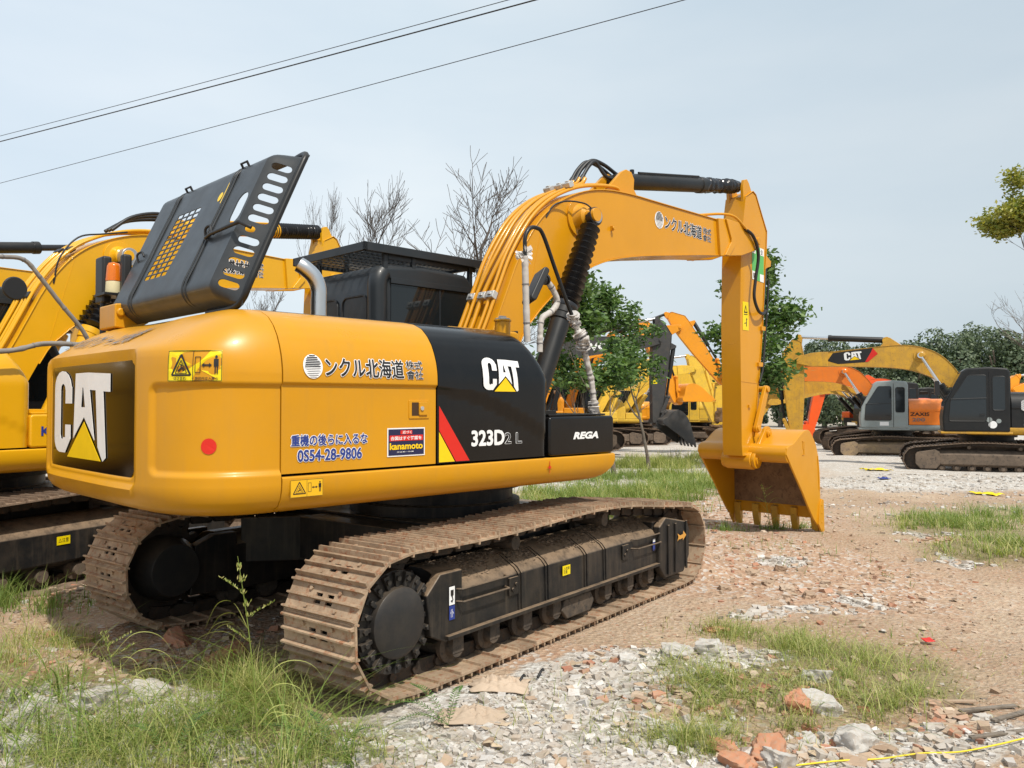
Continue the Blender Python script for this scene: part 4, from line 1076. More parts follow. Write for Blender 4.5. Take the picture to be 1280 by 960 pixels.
b=MB(); b.rbox(-.028,.028,-.085,.085,-.155,.155,.027,mm,k=5); b.build('mirror_head',M['rubber'],ma,.018,seg=3)

# exhaust pipe with its cut elbow
b=MB(); ex=spline([(-1.67,-.85,2.18),(-1.67,-.85,2.34),(-1.672,-.85,2.42),(-1.70,-.84,2.49),(-1.75,-.82,2.54),(-1.785,-.80,2.565)],8)
b.tube(ex,.050,24,caps=False); b.tube(ex,.047,24,caps=False); b.build('exhaust_pipe',M['steel'],root,smooth=60,recalc=False)
# engine under the open hood
b=MB(); b.box(-2.0,-1.2,-.7,.7,1.7,2.1); b.cyl((-1.9,-.5,2.12),(-1.1,-.5,2.12),.10,n=20); b.cyl((-1.6,.2,2.12),(-1.6,.75,2.12),.12,n=20); b.build('engine',M['frame_black'],root,.02)

# beacon and lamps behind the counterweight
b=MB(); b.cyl((-2.31,1.16,2.18),(-2.31,1.16,2.50),.022,n=12); b.cyl((-2.24,1.02,2.18),(-2.24,1.02,2.52),.022,n=12); b.box(-2.36,-2.20,.98,1.20,2.49,2.51); b.box(-2.30,-2.26,1.05,1.20,2.30,2.31)
pk=b.build('beacon_post',M['black_matt'],root,.003)
b=MB(); b.lathe((-2.27,1.06,2.51),(-2.27,1.06,2.8),[(0,.055),(.01,.058),(.09,.054),(.095,.05)],24); be=b.build('beacon_base',M['cream'],pk,.002)
b=MB(); b.lathe((-2.27,1.06,2.605),(-2.27,1.06,2.8),[(0,.056),(.02,.055),(.11,.048),(.135,.038),(.145,.0)],24); b.build('beacon_lens',M['amber_lens'],be,smooth=60)
for (x,y) in ((-2.30,1.19),(-2.22,.95)):
    b=MB(); b.rbox(x-.035,x+.035,y-.085 if y>1.1 else y-.035,y+.085 if y>1.1 else y+.035,2.44,2.80,.02,axis='x'); b.build('lamp_housing',M['rubber'],pk,.02,seg=3)

# ------------------------------------------------------------------ raised engine hood
def hood():
    HW,HL,TH=1.98,1.06,.175
    yc=.01; px,pz=-2.235,2.245; ang=R(66)
    b=MB(); nu,nv=110,60
    def shp(u,v,off=0.):
        # u across (0 left .. HW right), v up the hood; w = height of the outer face
        du0=u; du1=HW-u; dv0=v; dv1=HL-v
        w=TH
        def edge(d,r,drop):
            if d>=r: return 0
            return drop*(1-math.sqrt(max(0,1-((r-d)/r)**2)))
        c_=.075
        # louvred slope on the right
        if du1<.175: w=min(w,TH-.145*((.175-du1)/.135) if du1>.04 else TH-.145)
        if du0<.20: w=min(w,TH-.055*((.20-du0)/.20))
        for d,r in ((du0,.09),(dv0,.10),(dv1,.12)):
            if d<r: w-=edge(d,r,max(0,w-.012)*1.0)
        return max(w,.010)
    us=frange(0,HW,nu); vs_=frange(0,HL,nv)
    def rnd_uv(u,v):      # rounded plan corners
        r=.14
        return u,v
    Mh=Matrix.Translation((px,yc+HW/2,pz)) @ Matrix(((math.cos(ang),0,-math.sin(ang),0),(0,1,0,0),(math.sin(ang),0,math.cos(ang),0),(0,0,0,1)))
    # local: X up the hood, Y lateral (minus to the right), Z outer side
    def P(u,v,w): return (v,-u,w)
    n=0
    outer=[P(u,v,shp(u,v)) for u in us for v in vs_]
    inner=[P(clamp(u,.012,HW-.012),clamp(v,.012,HL-.012),max(-.004,shp(u,v)-.006)) for u in us for v in vs_]
    fs=[]
    for i in range(nu-1):
        for j in range(nv-1):
            a=i*nv+j; fs.append((a,a+1,a+nv+1,a+nv)); k=nu*nv; fs.append((k+a+nv,k+a+nv+1,k+a+1,k+a))
    K=nu*nv
    bd=[i*nv for i in range(nu)]+[(nu-1)*nv+j for j in range(1,nv)]+[i*nv+nv-1 for i in range(nu-2,-1,-1)]+[j for j in range(nv-2,0,-1)]
    for a,c_ in zip(bd,bd[1:]+bd[:1]): fs.append((a,c_,c_+K,a+K))
    b.add(outer+inner,fs)
    h=b.build('engine_hood',M['hood_grey'],root,smooth=0)
    # cutters
    c_=MB()
    def slot(u,v,lu,lv,rot=0,r=None,n_=6):
        r=r or min(lu,lv)/2*.95
        pts=[]
        for (sx1,sz1,a0) in ((1,1,0),(-1,1,90),(-1,-1,180),(1,-1,270)):
            for q in range(n_):
                a=R(a0+90*q/(n_-1)); pts.append((sx1*(lu/2-r)+r*math.cos(a), sz1*(lv/2-r)+r*math.sin(a)))
        cr,sr=math.cos(rot),math.sin(rot)
        pts=[(u+x*cr-y*sr, v+x*sr+y*cr) for x,y in pts]
        c_.prismz([(q[1],-q[0]) for q in pts],-.1,.4)
    for i in range(12):
        v=.10+i*.075
        if i in (5,): slot(HW-.12,v,.045,.042,r=.018)
        else: slot(HW-.105,v,.090,.048,r=.022)
    slot(HW-.275,.62,.13,.225,r=.064)
    rnd=random.Random(2)
    for i in range(13):
        for k in range(4):
            slot(.66+.096*k+.005*i,.25+.041*i,.085,.033,rot=R(0),r=.007,n_=3)
    cut=c_.build('tmp',M['hood_grey'],root,smooth=0)
    md=h.modifiers.new('b','BOOLEAN'); md.operation='DIFFERENCE'; md.object=cut; md.solver='EXACT'
    bpy.context.view_layer.update()
    me=bpy.data.meshes.new_from_object(h.evaluated_get(bpy.context.evaluated_depsgraph_get()))
    h.modifiers.clear(); h.data=me; bpy.data.objects.remove(cut)
    me.shade_smooth(); me.set_sharp_from_angle(angle=R(32))
    h.matrix_local=Mh
    # raised double beads
    for u in (.50,1.40):
        b=MB()
        for du in (0,.045):
            b.tube(spline([P(u+du,.012,.02),P(u+du,.03,TH*.7),P(u+du,.10,TH+.002),P(u+du,.3,TH+.003),P(u+du,.8,TH+.003),P(u+du,HL-.12,TH+.002),P(u+du,HL-.035,TH*.72),P(u+du,HL-.012,.03)],5),.008,6)
        b.build('hood_bead',M['hood_grey'],h,smooth=60)
    # rim along the right and top edge
    b=MB(); b.tube(spline([P(HW-.45,-.012,.012),P(HW-.12,-.005,.012),P(HW-.02,.04,.02),P(HW+.014,.15,.035),P(HW+.014,.5,.04),P(HW+.014,HL-.12,.04),P(HW-.01,HL-.02,.03),P(HW-.08,HL+.012,.02),P(HW-.2,HL+.012,.012)],7),.020,8)
    b.build('hood_rim',M['black_matt'],h,smooth=60)
    for u in (.62,1.48):
        b=MB(); b.tube([P(u-.045,HL-.10,TH-.05),P(u-.045,HL-.055,TH+.01),P(u+.035,HL-.055,TH+.01),P(u+.035,HL-.10,TH-.05)],.009,8); b.build('hood_handle',M['rubber'],h)
    b=MB(); b.tube(spline([P(.30,.42,TH-.01),P(.30,.47,TH+.03),P(.33,.50,TH+.02),P(.36,.47,TH)],5),.008,8); b.build('hood_hook',M['rubber'],h,smooth=60)
    b=MB(); b.tube(spline([P(1.44,.42,TH),P(1.45,.48,TH+.04),P(1.50,.50,TH+.04),P(1.53,.46,TH+.03),P(1.56,.44,TH+.02)],5),.009,8); b.tube([P(1.46,.43,TH+.02),P(1.54,.44,TH+.03),P(1.90,.46,TH+.03),P(1.95,.45,TH-.03)],.012,8); b.build('hood_prop',M['rubber'],h,smooth=60)
    b=MB(); b.rbox(0,.035,0,.10,0,.002,.01); 
    poly('hood_sticker',[[(0,0),(.016,0),(.016,.16),(0,.16)],[(-.045+.026*math.cos(i*PI/6),.06+.036*math.sin(i*PI/6)) for i in range(12)]],M['yeld'],h,place(P(1.36,HL-.34,TH+.001),(0,-1,0),(1,0,0)))
    # yellow hinge bracket on the left
    b=MB(); b.prism([(-.14,-.05),(-.14,.12),(.04,.14),(.12,.08),(.10,.0),(.0,-.06)],-.02,.30,Matrix.Translation((-2.26,.66,2.27))); b.cyl((-2.36,.66-.01,2.33),(-2.36,.655-.035,2.33),.03,n=14)
    b.build('hood_hinge',M['cat_yellow'],root,.012)
hood()
# ------------------------------------------------------------------ lie of the land
def hills(x,y): return -.013*max(0,y-11)
GRP='excavators parked in the yard'
def gz(y): return hills(0,y)
def side_text(root,cab_side=1): pass

M['wrapg']=plain('grey cloth wrap',(.22,.20,.18),.8)
# neighbour on the left
kom=dict(body=M['kom_yellow'],tank=M['kom_yellow'],skirt=M['kom_yellow'],boom=M['kom_yellow'],frame=M['frame_black'],cyl=M['kom_yellow'],rod=None,by=.24,bs=.92)
L1o=(-5.3,7.8)
r1,c1,bo1,st1,Mb1,Ms1=excavator('excavator','bright yellow neighbour excavator at the left edge, half hidden behind the counterweight','excavator',GRP,L1o,34.5,24,kom,ba=R(-1),det=1)
for o in kid(r1,'boom_cylinder'):
    p=o.data
glyphs('lettering','KOMATSU',M['blued'],kid(r1,'tool_box')[0],side_r(.04,1.395,-1.368),.60,.085,.03)
b=MB(); b.rbox(-.5,.5,-.3,.3,-.1,.1,.05)
# pipes and clamps on its boom, bellows, lettering
def boom_pipes(bo,mat,ys=(.15,.09,-.03,-.10,-.15)):
    for y in ys:
        pts=[]
        for i,(x,z) in enumerate(TOP[2:12]):
            d=Vector((TOP[min(len(TOP)-1,i+3)][0]-TOP[i+1][0],TOP[min(len(TOP)-1,i+3)][1]-TOP[i+1][1])).normalized(); pts.append((x-d.y*.07,YB+y,z+d.x*.07))
        b=MB(); b.tube(spline(pts,4),.019,8); b.build('hydraulic_pipe',mat,bo,smooth=60)
    for (x,z,dx,dz) in ((.60,2.86,.43,.9),(1.02,3.43,.7,.6)):
        d=Vector((dx,dz)).normalized()
        for y in (YB+.12,YB-.09):
            b=MB(); mm=Matrix.Translation((x-d.y*.07,y,z+d.x*.07)) @ Matrix.Rotation(-math.atan2(d.y,d.x),4,'Y'); b.rbox(-.04,.04,-.06,.06,-.028,.03,.01,mm); b.build('pipe_clamp',M['rubber'],bo,.004)
boom_pipes(bo1,M['kom_yellow'])
for s_ in (-1,1):
    y=YB+.22+s_*.36; p0=Vector((.60,y,1.50)); p1=Mb1@Vector((1.52,YB+s_*.36,3.46)); d=(p1-p0).normalized(); L=(p1-p0).length
    b=MB(); bellows(b,p0+d*L*.55,p1-d*.1,.11,.095,12,amp=.3); b.build('rod_bellows',M['boot'],r1,smooth=50)
    b=MB(); b.cyl(p1+Vector((0,-.05,0)),p1+Vector((0,.05,0)),.10,n=22); b.build('pin_cap',M['zinc'],r1,.006)
company(bo1,place((2.55,YB-.203,3.50),(1,0,.03),(0,0,1)),1.1,.20,body='建設機械株')
b=MB(); A0=Mb1@Vector((2.4,YB,4.05)); A1=Ms1@Vector((4.88,YB,4.46)); d=(A1-A0).normalized(); L=(A1-A0).length
bellows(b,A0+d*L*.60,A1-d*.05,.10,.095,22,amp=.22); b.build('rod_bellows',M['boot'],r1,smooth=50)
b=MB()
for k in range(3): b.tube(spline([(1.5,YB+.1-.07*k,3.83),(1.75,YB+.1-.07*k,4.0+.02*k),(2.1,YB+.1-.07*k,4.10+.03*k),(2.4,YB+.1-.07*k,4.13),(2.55,YB+.1-.07*k,4.10)],5),.022,8)
b.build('hydraulic_hose',M['rubber'],bo1,smooth=60)
b=MB(); b.tube(spline([(.75,YB-.2,3.05),(.80,YB-.22,3.35),(1.0,YB-.22,3.62),(1.3,YB-.2,3.72),(1.6,YB-.2,3.80)],6),.010,8); b.build('grease_hose',M['rubber'],bo1,smooth=60)
wrapped([(-.9,-1.5,2.6),(-.5,-1.48,2.86),(-.277,-1.45,2.922),(-.142,-1.45,2.907),(-.026,-1.45,2.785),(.16,-1.45,2.56),(.347,-1.45,2.347),(.45,-1.43,2.15),(.5,-1.40,1.9),(.5,-1.37,1.6)],.019,M['wrapg'],r1,'handrail',seed=11,amp=.12)
wrapped([(-.8,-1.45,2.08),(-.267,-1.45,2.127),(.0,-1.45,2.20),(.279,-1.45,2.213),(.5,-1.4,2.2),(.52,-1.3,1.9)],.022,M['wrapg'],r1,'handrail',seed=12,amp=.3)
b=MB(); b.lathe((-.23,-1.47,2.66),(-.23,-1.43,2.66),[(0,.02),(.0,.09),(.012,.10),(.03,.095),(.04,.0)],28); b.build('mirror',M['rubber'],r1,smooth=40)
fr_=[o for o in kid(r1,'track_frame')][1]
poly('yellow_label',[rect(.13,.075)],M['warn'],fr_,side_r(-.10,.42,-1.4245))
glyphs('lettering','△注意',M['blackd'],fr_,side_r(-.085,.44,-1.4245),.10,.04)

def other(label,px,depth,hu,cols,ba=0.,sa=0.,bk=0.,zoff=None,scale=1.,ht=None,det=0,guard=False,z=None,cat='excavator'):
    X=(px-640)/F_PX*depth
    def low(sa_,bk_):
        a=R(ba); pz=FOOT[1]+(SPIN[1]-FOOT[1])*math.cos(a)+(SPIN[0]-FOOT[0])*math.sin(a); s2=R(ba+sa_); bz=pz-2.77*math.cos(s2); th=R(ba+sa_+bk_)
        return bz+min(x*math.sin(th)+z*math.cos(th) for x,z in ((.92,-.96),(.87,-.4),(.6,.4),(-.05,0)))
    while low(sa,bk)<0 and (bk<62 or sa<60):
        if bk<62: bk+=3
        else: sa+=3
    C=dict(cols); C['sa']=R(sa); C['ba']=R(bk)
    return excavator('excavator',label,cat,GRP,(X,depth),hu,hu if ht is None else ht,C,zoff=gz(depth) if z is None else z,scale=scale,ba=R(ba),det=det,guard=guard)

# far left: another yellow arm
r2=other('yellow excavator furthest left, only its boom top showing behind its brighter neighbour',470,12.5,30,dict(kom,boom=M['kom_yellow'],cyl=M['black_matt']),z=0)
r2[0].location.x=-9.2; r2[0].location.y=9.2

YARD=[]
# black and yellow machine on the right, seen from its cab side
cr=dict(glass=M['glass_far'],boom=M['old_yellow'],tank=M['black_matt'],body=M['black_matt'],skirt=M['old_yellow'],cab=M['black_matt'],stick=M['old_yellow'],bucket=M['bucket_in'])
q=other('black cab excavator with dirty yellow boom parked at the right edge, side on',1233,22.8,-66,cr,ba=-5.5,sa=8,bk=25,z=-.27,scale=1.0)
R1=q
sd=[o for o in kid(q[0],'side_door')][0]
cat_logo(sd,place((-.62,1.372,1.72),(-1,0,0),(0,0,1)),.55,.30,lambda c_: Vector((c_.x,1.376,c_.z)))
glyphs('lettering','320',M['white'],sd,place((-.70,1.36,1.33),(-1,0,0),(0,0,1)),.45,.17,.03)
P_=[[(0,0),(.18,.22),(1.30,.24),(1.42,.05),(1.10,-.16),(.3,-.13)]]
dk=poly('logo_patch',P_,M['blackd'],q[2],place((4.05,YB+.203,3.60),(-1,0,0),(0,0,1)))
dr=poly('red_patch',[[(1.05,-.15),(1.13,-.16),(1.42,.05),(1.30,.24),(1.24,.12)]],M['redd'],q[2],place((4.05,YB+.2055,3.60),(-1,0,0),(0,0,1)))
cat_logo(dk,place((3.58,YB+.2055,3.54),(-1,0,0),(0,0,1)),.55,.25)
cb_=[o for o in kid(q[0],'cab')][0]
for (x,z_,r_,m_) in ((.02,1.36,.10,'white'),(.10,1.49,.07,'grey_paint'),(-.12,1.46,.06,'grey_paint')):
    poly('round_sticker',[[(r_*math.cos(i*PI/10),r_*math.sin(i*PI/10)) for i in range(20)]],M[m_],cb_,side_l(x,z_,1.384))
b=MB(); b.rbox(-.06,.06,-.14,.14,-.2,.2,.04,Matrix.Translation((1.35,1.45,2.35))); b.tube([(1.1,1.3,1.9),(1.3,1.42,2.2)],.02,8); b.build('mirror',M['rubber'],q[0])
# grey cab, orange body
za=dict(glass=M['glass_far'],boom=M['orange'],tank=M['orange'],body=M['orange'],skirt=M['grey_paint'],cab=M['grey_paint'],stick=M['orange'],frame=M['dirty_yellow'],bucket=M['bucket_in'])
q=other('excavator with grey green cab and orange body, left of the black cab machine',1116,30.5,-69,za,ba=-7,sa=12,bk=20,z=-.42)
sd=[o for o in kid(q[0],'side_door')][0]
glyphs('lettering','ZAXIS',M['blackd'],sd,place((-.46,1.362,1.62),(-1,0,0),(0,0,1)),.62,.13,.02)
glyphs('lettering','200',M['greyd'],sd,place((-.52,1.362,1.42),(-1,0,0),(0,0,1)),.42,.13,.02)
poly('roof_patch',[rect(.30,.14)],M['white'],[o for o in kid(q[0],'cab')][0],side_l(.55,1.26,1.384))
# striped one at the very edge
sa_=dict(boom=M['amber'],tank=M['amber'],body=M['amber'],skirt=M['amber'],cab=M['black_matt'],stick=M['amber'],frame=M['frame_brown'])
q=other('amber excavator mostly outside the right edge, only its boom end showing above the black body',1412,37.,-88,sa_,ba=-13,sa=30,bk=20)
gb=poly('stripe_red',[[(0,0),(.35,.0),(.15,.26),(-.2,.26)]],M['redd'],q[2],place((4.0,YB+.203,3.50),(-1,0,0),(0,0,1)))
poly('stripe_black',[[(.35,0),(2.1,0),(2.1,.26),(.15,.26)]],M['blackd'],gb,place((4.0,YB+.203,3.50),(-1,0,0),(0,0,1)))
glyphs('lettering','SANY',M['white'],gb,place((3.45,YB+.205,3.55),(-1,0,0),(0,0,1)),1.0,.16,.04)
ro=dict(boom=M['red_orange'],tank=M['red_orange'],body=M['red_orange'],skirt=M['red_orange'],cab=M['black_matt'],stick=M['red_orange'],bucket=M['red_orange'])
other('red orange excavator far back with its bucket hanging left of the grey cab',1150,44.,-86,ro,ba=-12,sa=6,bk=10)
oy=dict(boom=M['old_yellow'],tank=M['black_matt'],body=M['old_yellow'],skirt=M['old_yellow'],cab=M['black_matt'],bucket=M['bucket_in'])
other('worn yellow excavator whose stick and brown bucket stand just right of the main bucket',1112,33.,-96,oy,ba=-16,sa=14,bk=20,z=-.42)
other('second worn yellow excavator, its stick close behind the main stick on the right',1090,38.,-100,dict(oy,body=M['red_orange'],tank=M['red_orange'],cab=M['black_matt']),ba=-20,sa=10,bk=20)
# middle group
vo=dict(boom=M['volvo_grey'],stick=M['volvo_grey'],bucket=M['volvo_grey'],tank=M['pale_yellow'],body=M['pale_yellow'],skirt=M['volvo_grey'],cab=M['volvo_grey'])
q=other('excavator with charcoal boom, its dark bucket standing on white gravel beyond the front grass',640,25.6,78,vo,ba=1,sa=-1,bk=13,z=-.08)
glyphs('lettering','VOLVO',M['white'],q[2],place((2.5,YB-.203,3.40),(1,0,.05),(0,0,1)),1.5,.24,.04)
wz=poly('warning_sticker',[rect(.14,.22)],M['warn'],q[3],side_r(4.72,2.3,YB-.138))
am=dict(boom=M['amber'],tank=M['amber'],body=M['amber'],skirt=M['amber'],cab=M['glass_dark'],stick=M['amber'],rod=M['rubber'])
other('amber excavator behind the leafy tree with its arm raised highest',705,31.,92,am,ba=12,sa=28,bk=30,z=-.1)
py=dict(boom=M['pale_yellow'],tank=M['pale_yellow'],body=M['pale_yellow'],skirt=M['pale_yellow'],cab=M['pale_yellow'],stick=M['pale_yellow'],bucket=M['bucket_in'],cyl=M['pale_yellow'])
other('pale yellow excavator between the tree trunk and the charcoal stick',742,38.,80,py,ba=-1,sa=25,bk=20,z=-.35)
other('second pale yellow excavator with its boom low, close behind the first',775,46.,78,py,ba=-2,sa=25,bk=20,z=-.4)
other('orange excavator just beyond the REGA box, nose towards the tree'.replace(' REGA',' black front'),664,29.,72,dict(am,cab=M['black_matt']),ba=8,sa=20,bk=20,z=-.2)
other('amber excavator in the back row above the charcoal bucket',828,52.,64,dict(am,cab=M['black_matt']),ba=-4,sa=20,bk=20,z=-.5)
other('dusty yellow excavator far back, directly left of the main stick',868,44.,-70,dict(py,boom=M['kom_yellow']),ba=-3,sa=10,bk=20,z=-.45)
hy=dict(boom=M['amber'],tank=M['amber'],body=M['amber'],skirt=M['amber'],cab=M['black_matt'],stick=M['pale_yellow'],bucket=M['bucket_in'])
q=other('amber excavator seen from behind, to the right of the charcoal stick',868,48.,-12,hy,ba=-14,sa=20,bk=20,z=-.45)
gw=kid(q[0],'counterweight')[0]
poly('black_stripe',[rect(1.6,.2)],M['blackd'],gw,place((-2.83,.8,1.3),(0,-1,0),(0,0,1)))
glyphs('lettering','HYUNDAI',M['white'],gw,place((-2.833,.7,1.34),(0,-1,0),(0,0,1)),1.3,.12,.03)
other('yellow excavator with a spotted worn stick right beside the main stick on its left',775,40.,84,py,ba=-6,sa=2,bk=20,z=-.4)

# caked mud on the near track frame
fr0=[o for o in kid(root,'track_frame')]
for f_ in fr0:
    right=min(v.co.y for v in f_.data.vertices)<-1; 
    if not right: continue
    rnd=random.Random(8); b=MB()
    for i in range(2600):
        x=rnd.uniform(-1.40,1.32); o_=rnd.triangular(-.10,.20,.03); z=.66 if o_<.0 else (.66-.02*o_/.07 if o_<.07 else .64-.075*(o_-.07)/.125)
        if noise.noise(Vector((x*2.3,o_*6,4)))<-.12: continue
        s_=rnd.uniform(.004,.013); c_=Vector((x,-1.19-o_,z+s_*.2)); 
        vs=[c_+Vector((rnd.uniform(-1,1)*s_*1.4,rnd.uniform(-1,1)*s_*1.4,rnd.uniform(-.2,.9)*s_)) for _ in range(5)]
        b.add(vs,[(0,1,2),(0,2,3),(0,3,4),(0,4,1),(1,2,3),(1,3,4)])
    tag(b.build('caked_mud',rusty('dry mud',(.22,.155,.10),(.30,.215,.15),(.15,.105,.07),9,.95,0),f_,smooth=0,recalc=False),kind='stuff')
# ------------------------------------------------------------------ overhead wires
def wire(p0,p1,r,label,z):
    a=gp2(p0,z); c_=gp2(p1,z); d=(c_-a); a2=a-d*1.2; c2=c_+d*1.5
    pts=[]
    for i in range(61):
        t=i/60; p=a2.lerp(c2,t); s=(p-a2).length/(c2-a2).length
        base=a2.lerp(c2,t); sag=0.32*(1-(2*t-1)**2); ta=(a-a2).length/(c2-a2).length; tc_=(c_-a2).length/(c2-a2).length
        off=0.32*(1-(2*ta-1)**2)
        pts.append(base+Vector((0,0,off-sag)))
    b=MB(); b.tube(pts,r,6); tag(b.build('overhead_wire',M['rubber']),label,'wire','overhead wires')
def gp2(p,z):
    r_=ray(*p); t=(z-HC)/r_.z; return Vector((r_.x*t,r_.y*t,z))
wire((0,170),(628,0),.007,'thin overhead wire, uppermost of the three across the sky',9.0)
wire((0,177),(662,0),.013,'thick black overhead wire just below the uppermost thin one',9.0)
wire((0,229),(848,0),.008,'thin overhead wire crossing the sky alone below the pair',9.0)
# ------------------------------------------------------------------ trees
def leafmat(name,cols,trans=.25):
    m,nt,b=nodes(name)
    g=N(nt,'ShaderNodeNewGeometry'); 
    c0=ramp(nt,g.outputs['Random Per Island'],[(i/(len(cols)-1),c_) for i,c_ in enumerate(cols)])
    nt.links.new(c0,b.inputs['Base Color']); b.inputs['Roughness'].default_value=.55
    tr=N(nt,'ShaderNodeBsdfTranslucent'); nt.links.new(mix(nt,1.,c0,(1.3,1.5,.6),'MULTIPLY'),tr.inputs['Color'])
    ms=N(nt,'ShaderNodeMixShader'); ms.inputs[0].default_value=trans
    nt.links.new(b.outputs[0],ms.inputs[1]); nt.links.new(tr.outputs[0],ms.inputs[2]); nt.links.new(ms.outputs[0],nt.nodes['Material Output'].inputs[0])
    return m
M['leaf']=leafmat('mid green leaves',[(.03,.065,.018),(.07,.14,.03),(.14,.22,.055),(.05,.10,.03)])
M['leafd']=leafmat('hazed distant leaves',[(.055,.080,.045),(.085,.12,.06),(.12,.155,.08)],.15)  # paler, greyer greens: the haze of distance is put into the leaf colour
M['leafy']=leafmat('yellowing leaves',[(.22,.24,.04),(.36,.32,.05),(.15,.2,.04)])
M['bark']=rusty('bark',(.12,.095,.07),(.19,.16,.13),(.07,.055,.04),6,.9,0)
M['barkg']=rusty('grey twigs',(.075,.06,.052),(.105,.088,.077),(.05,.042,.036),6,.9,0)
WOB=[.13]
def branch(b,p,d,L,r,lv,rnd,tips,spread=.6,up=.25,nseg=5,kids=(3,5),shrink=.62,minr=.004,sides=6):
    pts=[p.copy()]; rr=[r]; q=p.copy(); dd=d.normalized()
    for i in range(nseg):
        dd=(dd+Vector((rnd.gauss(0,WOB[0]),rnd.gauss(0,WOB[0]),rnd.gauss(0,.08)+up*.22))).normalized()
        q=q+dd*(L/nseg); pts.append(q.copy()); rr.append(max(minr,r*(1-.75*(i+1)/nseg)))
    b.tube(pts,r,sides if lv>1 else 4,rr=rr,caps=False)
    if lv<=0: tips.append((q,dd)); tips.append((pts[len(pts)//2],dd)); return
    for k in range(rnd.randint(*kids)):
        t=rnd.uniform(.3,1.); i=min(nseg-1,int(t*nseg)); o=pts[i].lerp(pts[i+1],t*nseg-i) if t<1 else pts[-1]
        a=rnd.uniform(0,2*PI); ax=dd.orthogonal().normalized(); ax.rotate(Matrix.Rotation(a,3,dd)) if False else None
        s_=Vector((math.cos(a),math.sin(a),rnd.uniform(-.1,.4)))
        nd=(dd*(1-spread)+s_*spread).normalized()
        branch(b,o,nd,L*shrink*rnd.uniform(.75,1.15),max(minr,rr[i]*.62),lv-1,rnd,tips,spread,up,nseg,kids,shrink,minr,sides)
    branch(b,q,dd,L*shrink,rr[-1],lv-1,rnd,tips,spread,up,nseg,kids,shrink,minr,sides)
def leaf_cloud(b,tips,n,sz,sr,rnd,flat=.6):
    for _ in range(n):
        t,d=rnd.choice(tips)
        p=t+Vector((rnd.gauss(0,sr),rnd.gauss(0,sr),rnd.gauss(0,sr*flat)))
        u=Vector((rnd.gauss(0,1),rnd.gauss(0,1),rnd.gauss(0,.5))).normalized(); v=u.cross(Vector((rnd.gauss(0,1),rnd.gauss(0,1),rnd.gauss(0,1)))).normalized()
        s=sz*rnd.uniform(.6,1.3)
        b.add([p-u*s,p+v*s*.45,p+u*s,p-v*s*.45],[(0,1,2,3)])
def tree(label,px,depth,H,leaf,seed,lv=3,L=None,r=.12,spread=.6,up=.25,nleaf=4000,lsz=.07,sr=.25,group=None,lean=(0,0),lo=0.,keep=1.,hw=None,kids=(3,5),bare=False,base=None,shrink=.62,cat='tree',minr=.004,z0=None,nseg=5):
    rnd=random.Random(seed); x=(px-640)/F_PX*depth; z=gz(depth) if z0 is None else z0
    root=empty('bare_tree' if bare else 'leafy_tree',(x,depth,z),0,label,cat,group)
    b=MB(); tips=[]; Lt=L or H*.45; WOB[0]=.085 if bare else .13
    if bare:
        tr_=spline([(0,0,-.2),(.06,0,H*.25),(-.05,.05,H*.5),(.03,0,H*.72)],6); b.tube(tr_,r,8,rr=[r*(1-.7*i/(len(tr_)-1)) for i in range(len(tr_))],caps=False)
        for q in range(9):
            k_=int((.42+.58*q/8)*(len(tr_)-1)); a=q*2.4+rnd.uniform(-.3,.3); sp_=.95-.6*q/8
            branch(b,tr_[k_],Vector((math.cos(a)*sp_,math.sin(a)*sp_,.75)),H*(.17-.05*abs(q-4)/8)*rnd.uniform(.85,1.1),r*.42,lv-1,rnd,tips,spread,up,nseg,kids,shrink,minr)
    else: branch(b,Vector((0,0,-.1)),Vector((lean[0],lean[1],1)),Lt,r,lv,rnd,tips,spread,up,nseg,kids,shrink,minr)
    top=max(t[0].z for t in tips); k=H/top
    kx=k
    if hw: kx=hw/sorted(max(abs(t[0].x),abs(t[0].y)) for t in tips)[int(len(tips)*.97)]
    b.v=[(v[0]*kx if v[2]>.3 else v[0],v[1]*kx if v[2]>.3 else v[1],v[2]*k) for v in b.v]; tips=[(Vector((t.x*kx,t.y*kx,t.z*k)),d) for t,d in tips]
    b.build('trunk',M['barkg'] if bare else M['bark'],root,smooth=60,recalc=False)
    if leaf:
        tips=[t for t in tips if t[0].z>lo*H and (rnd.random()<keep or t[0].z>.8*H)]
        b=MB(); leaf_cloud(b,tips,nleaf,lsz,sr,rnd); b.build('crown',leaf,root,smooth=0,recalc=False)
    return root
BG='bare trees behind the yard'
def htop(depth,py): return up(0,depth,py).z-gz(depth)
tree('bare rounded tree behind the cab roof guard',466,34,htop(34,214),None,3,lv=4,r=.17,spread=.46,up=.22,kids=(2,4),bare=True,group=BG,L=3.4,shrink=.74,minr=.010,nseg=4,hw=1.95)
tree('smaller thin bare tree left of the rounded one, beside the raised hood',402,36,htop(36,230),None,8,lv=4,r=.13,spread=.44,up=.28,kids=(2,4),bare=True,group=BG,L=4,shrink=.70,minr=.009,nseg=4,hw=1.25)
tree('tallest bare tree with open forked limbs behind the boom',600,27,htop(27,190),None,23,lv=4,r=.15,spread=.48,up=.18,kids=(2,4),bare=True,group=BG,L=3.2,shrink=.74,minr=.008,nseg=4,hw=2.25)
tree('bare tree low behind the left boom end and hood corner',330,36,htop(36,352),None,15,lv=4,r=.12,spread=.5,up=.3,kids=(2,3),bare=True,group=BG,L=3,minr=.007,hw=1.3)
LG='young leafy trees in the yard'
tree('young leafy tree with twin trunks just right of the boom cylinder',768,19,htop(19,318),M['leaf'],5,lv=3,r=.09,spread=.42,up=.3,nleaf=9000,lsz=.08,sr=.20,group=LG,L=3.0,shrink=.60,kids=(3,5),lo=.42,keep=.6,hw=1.65)
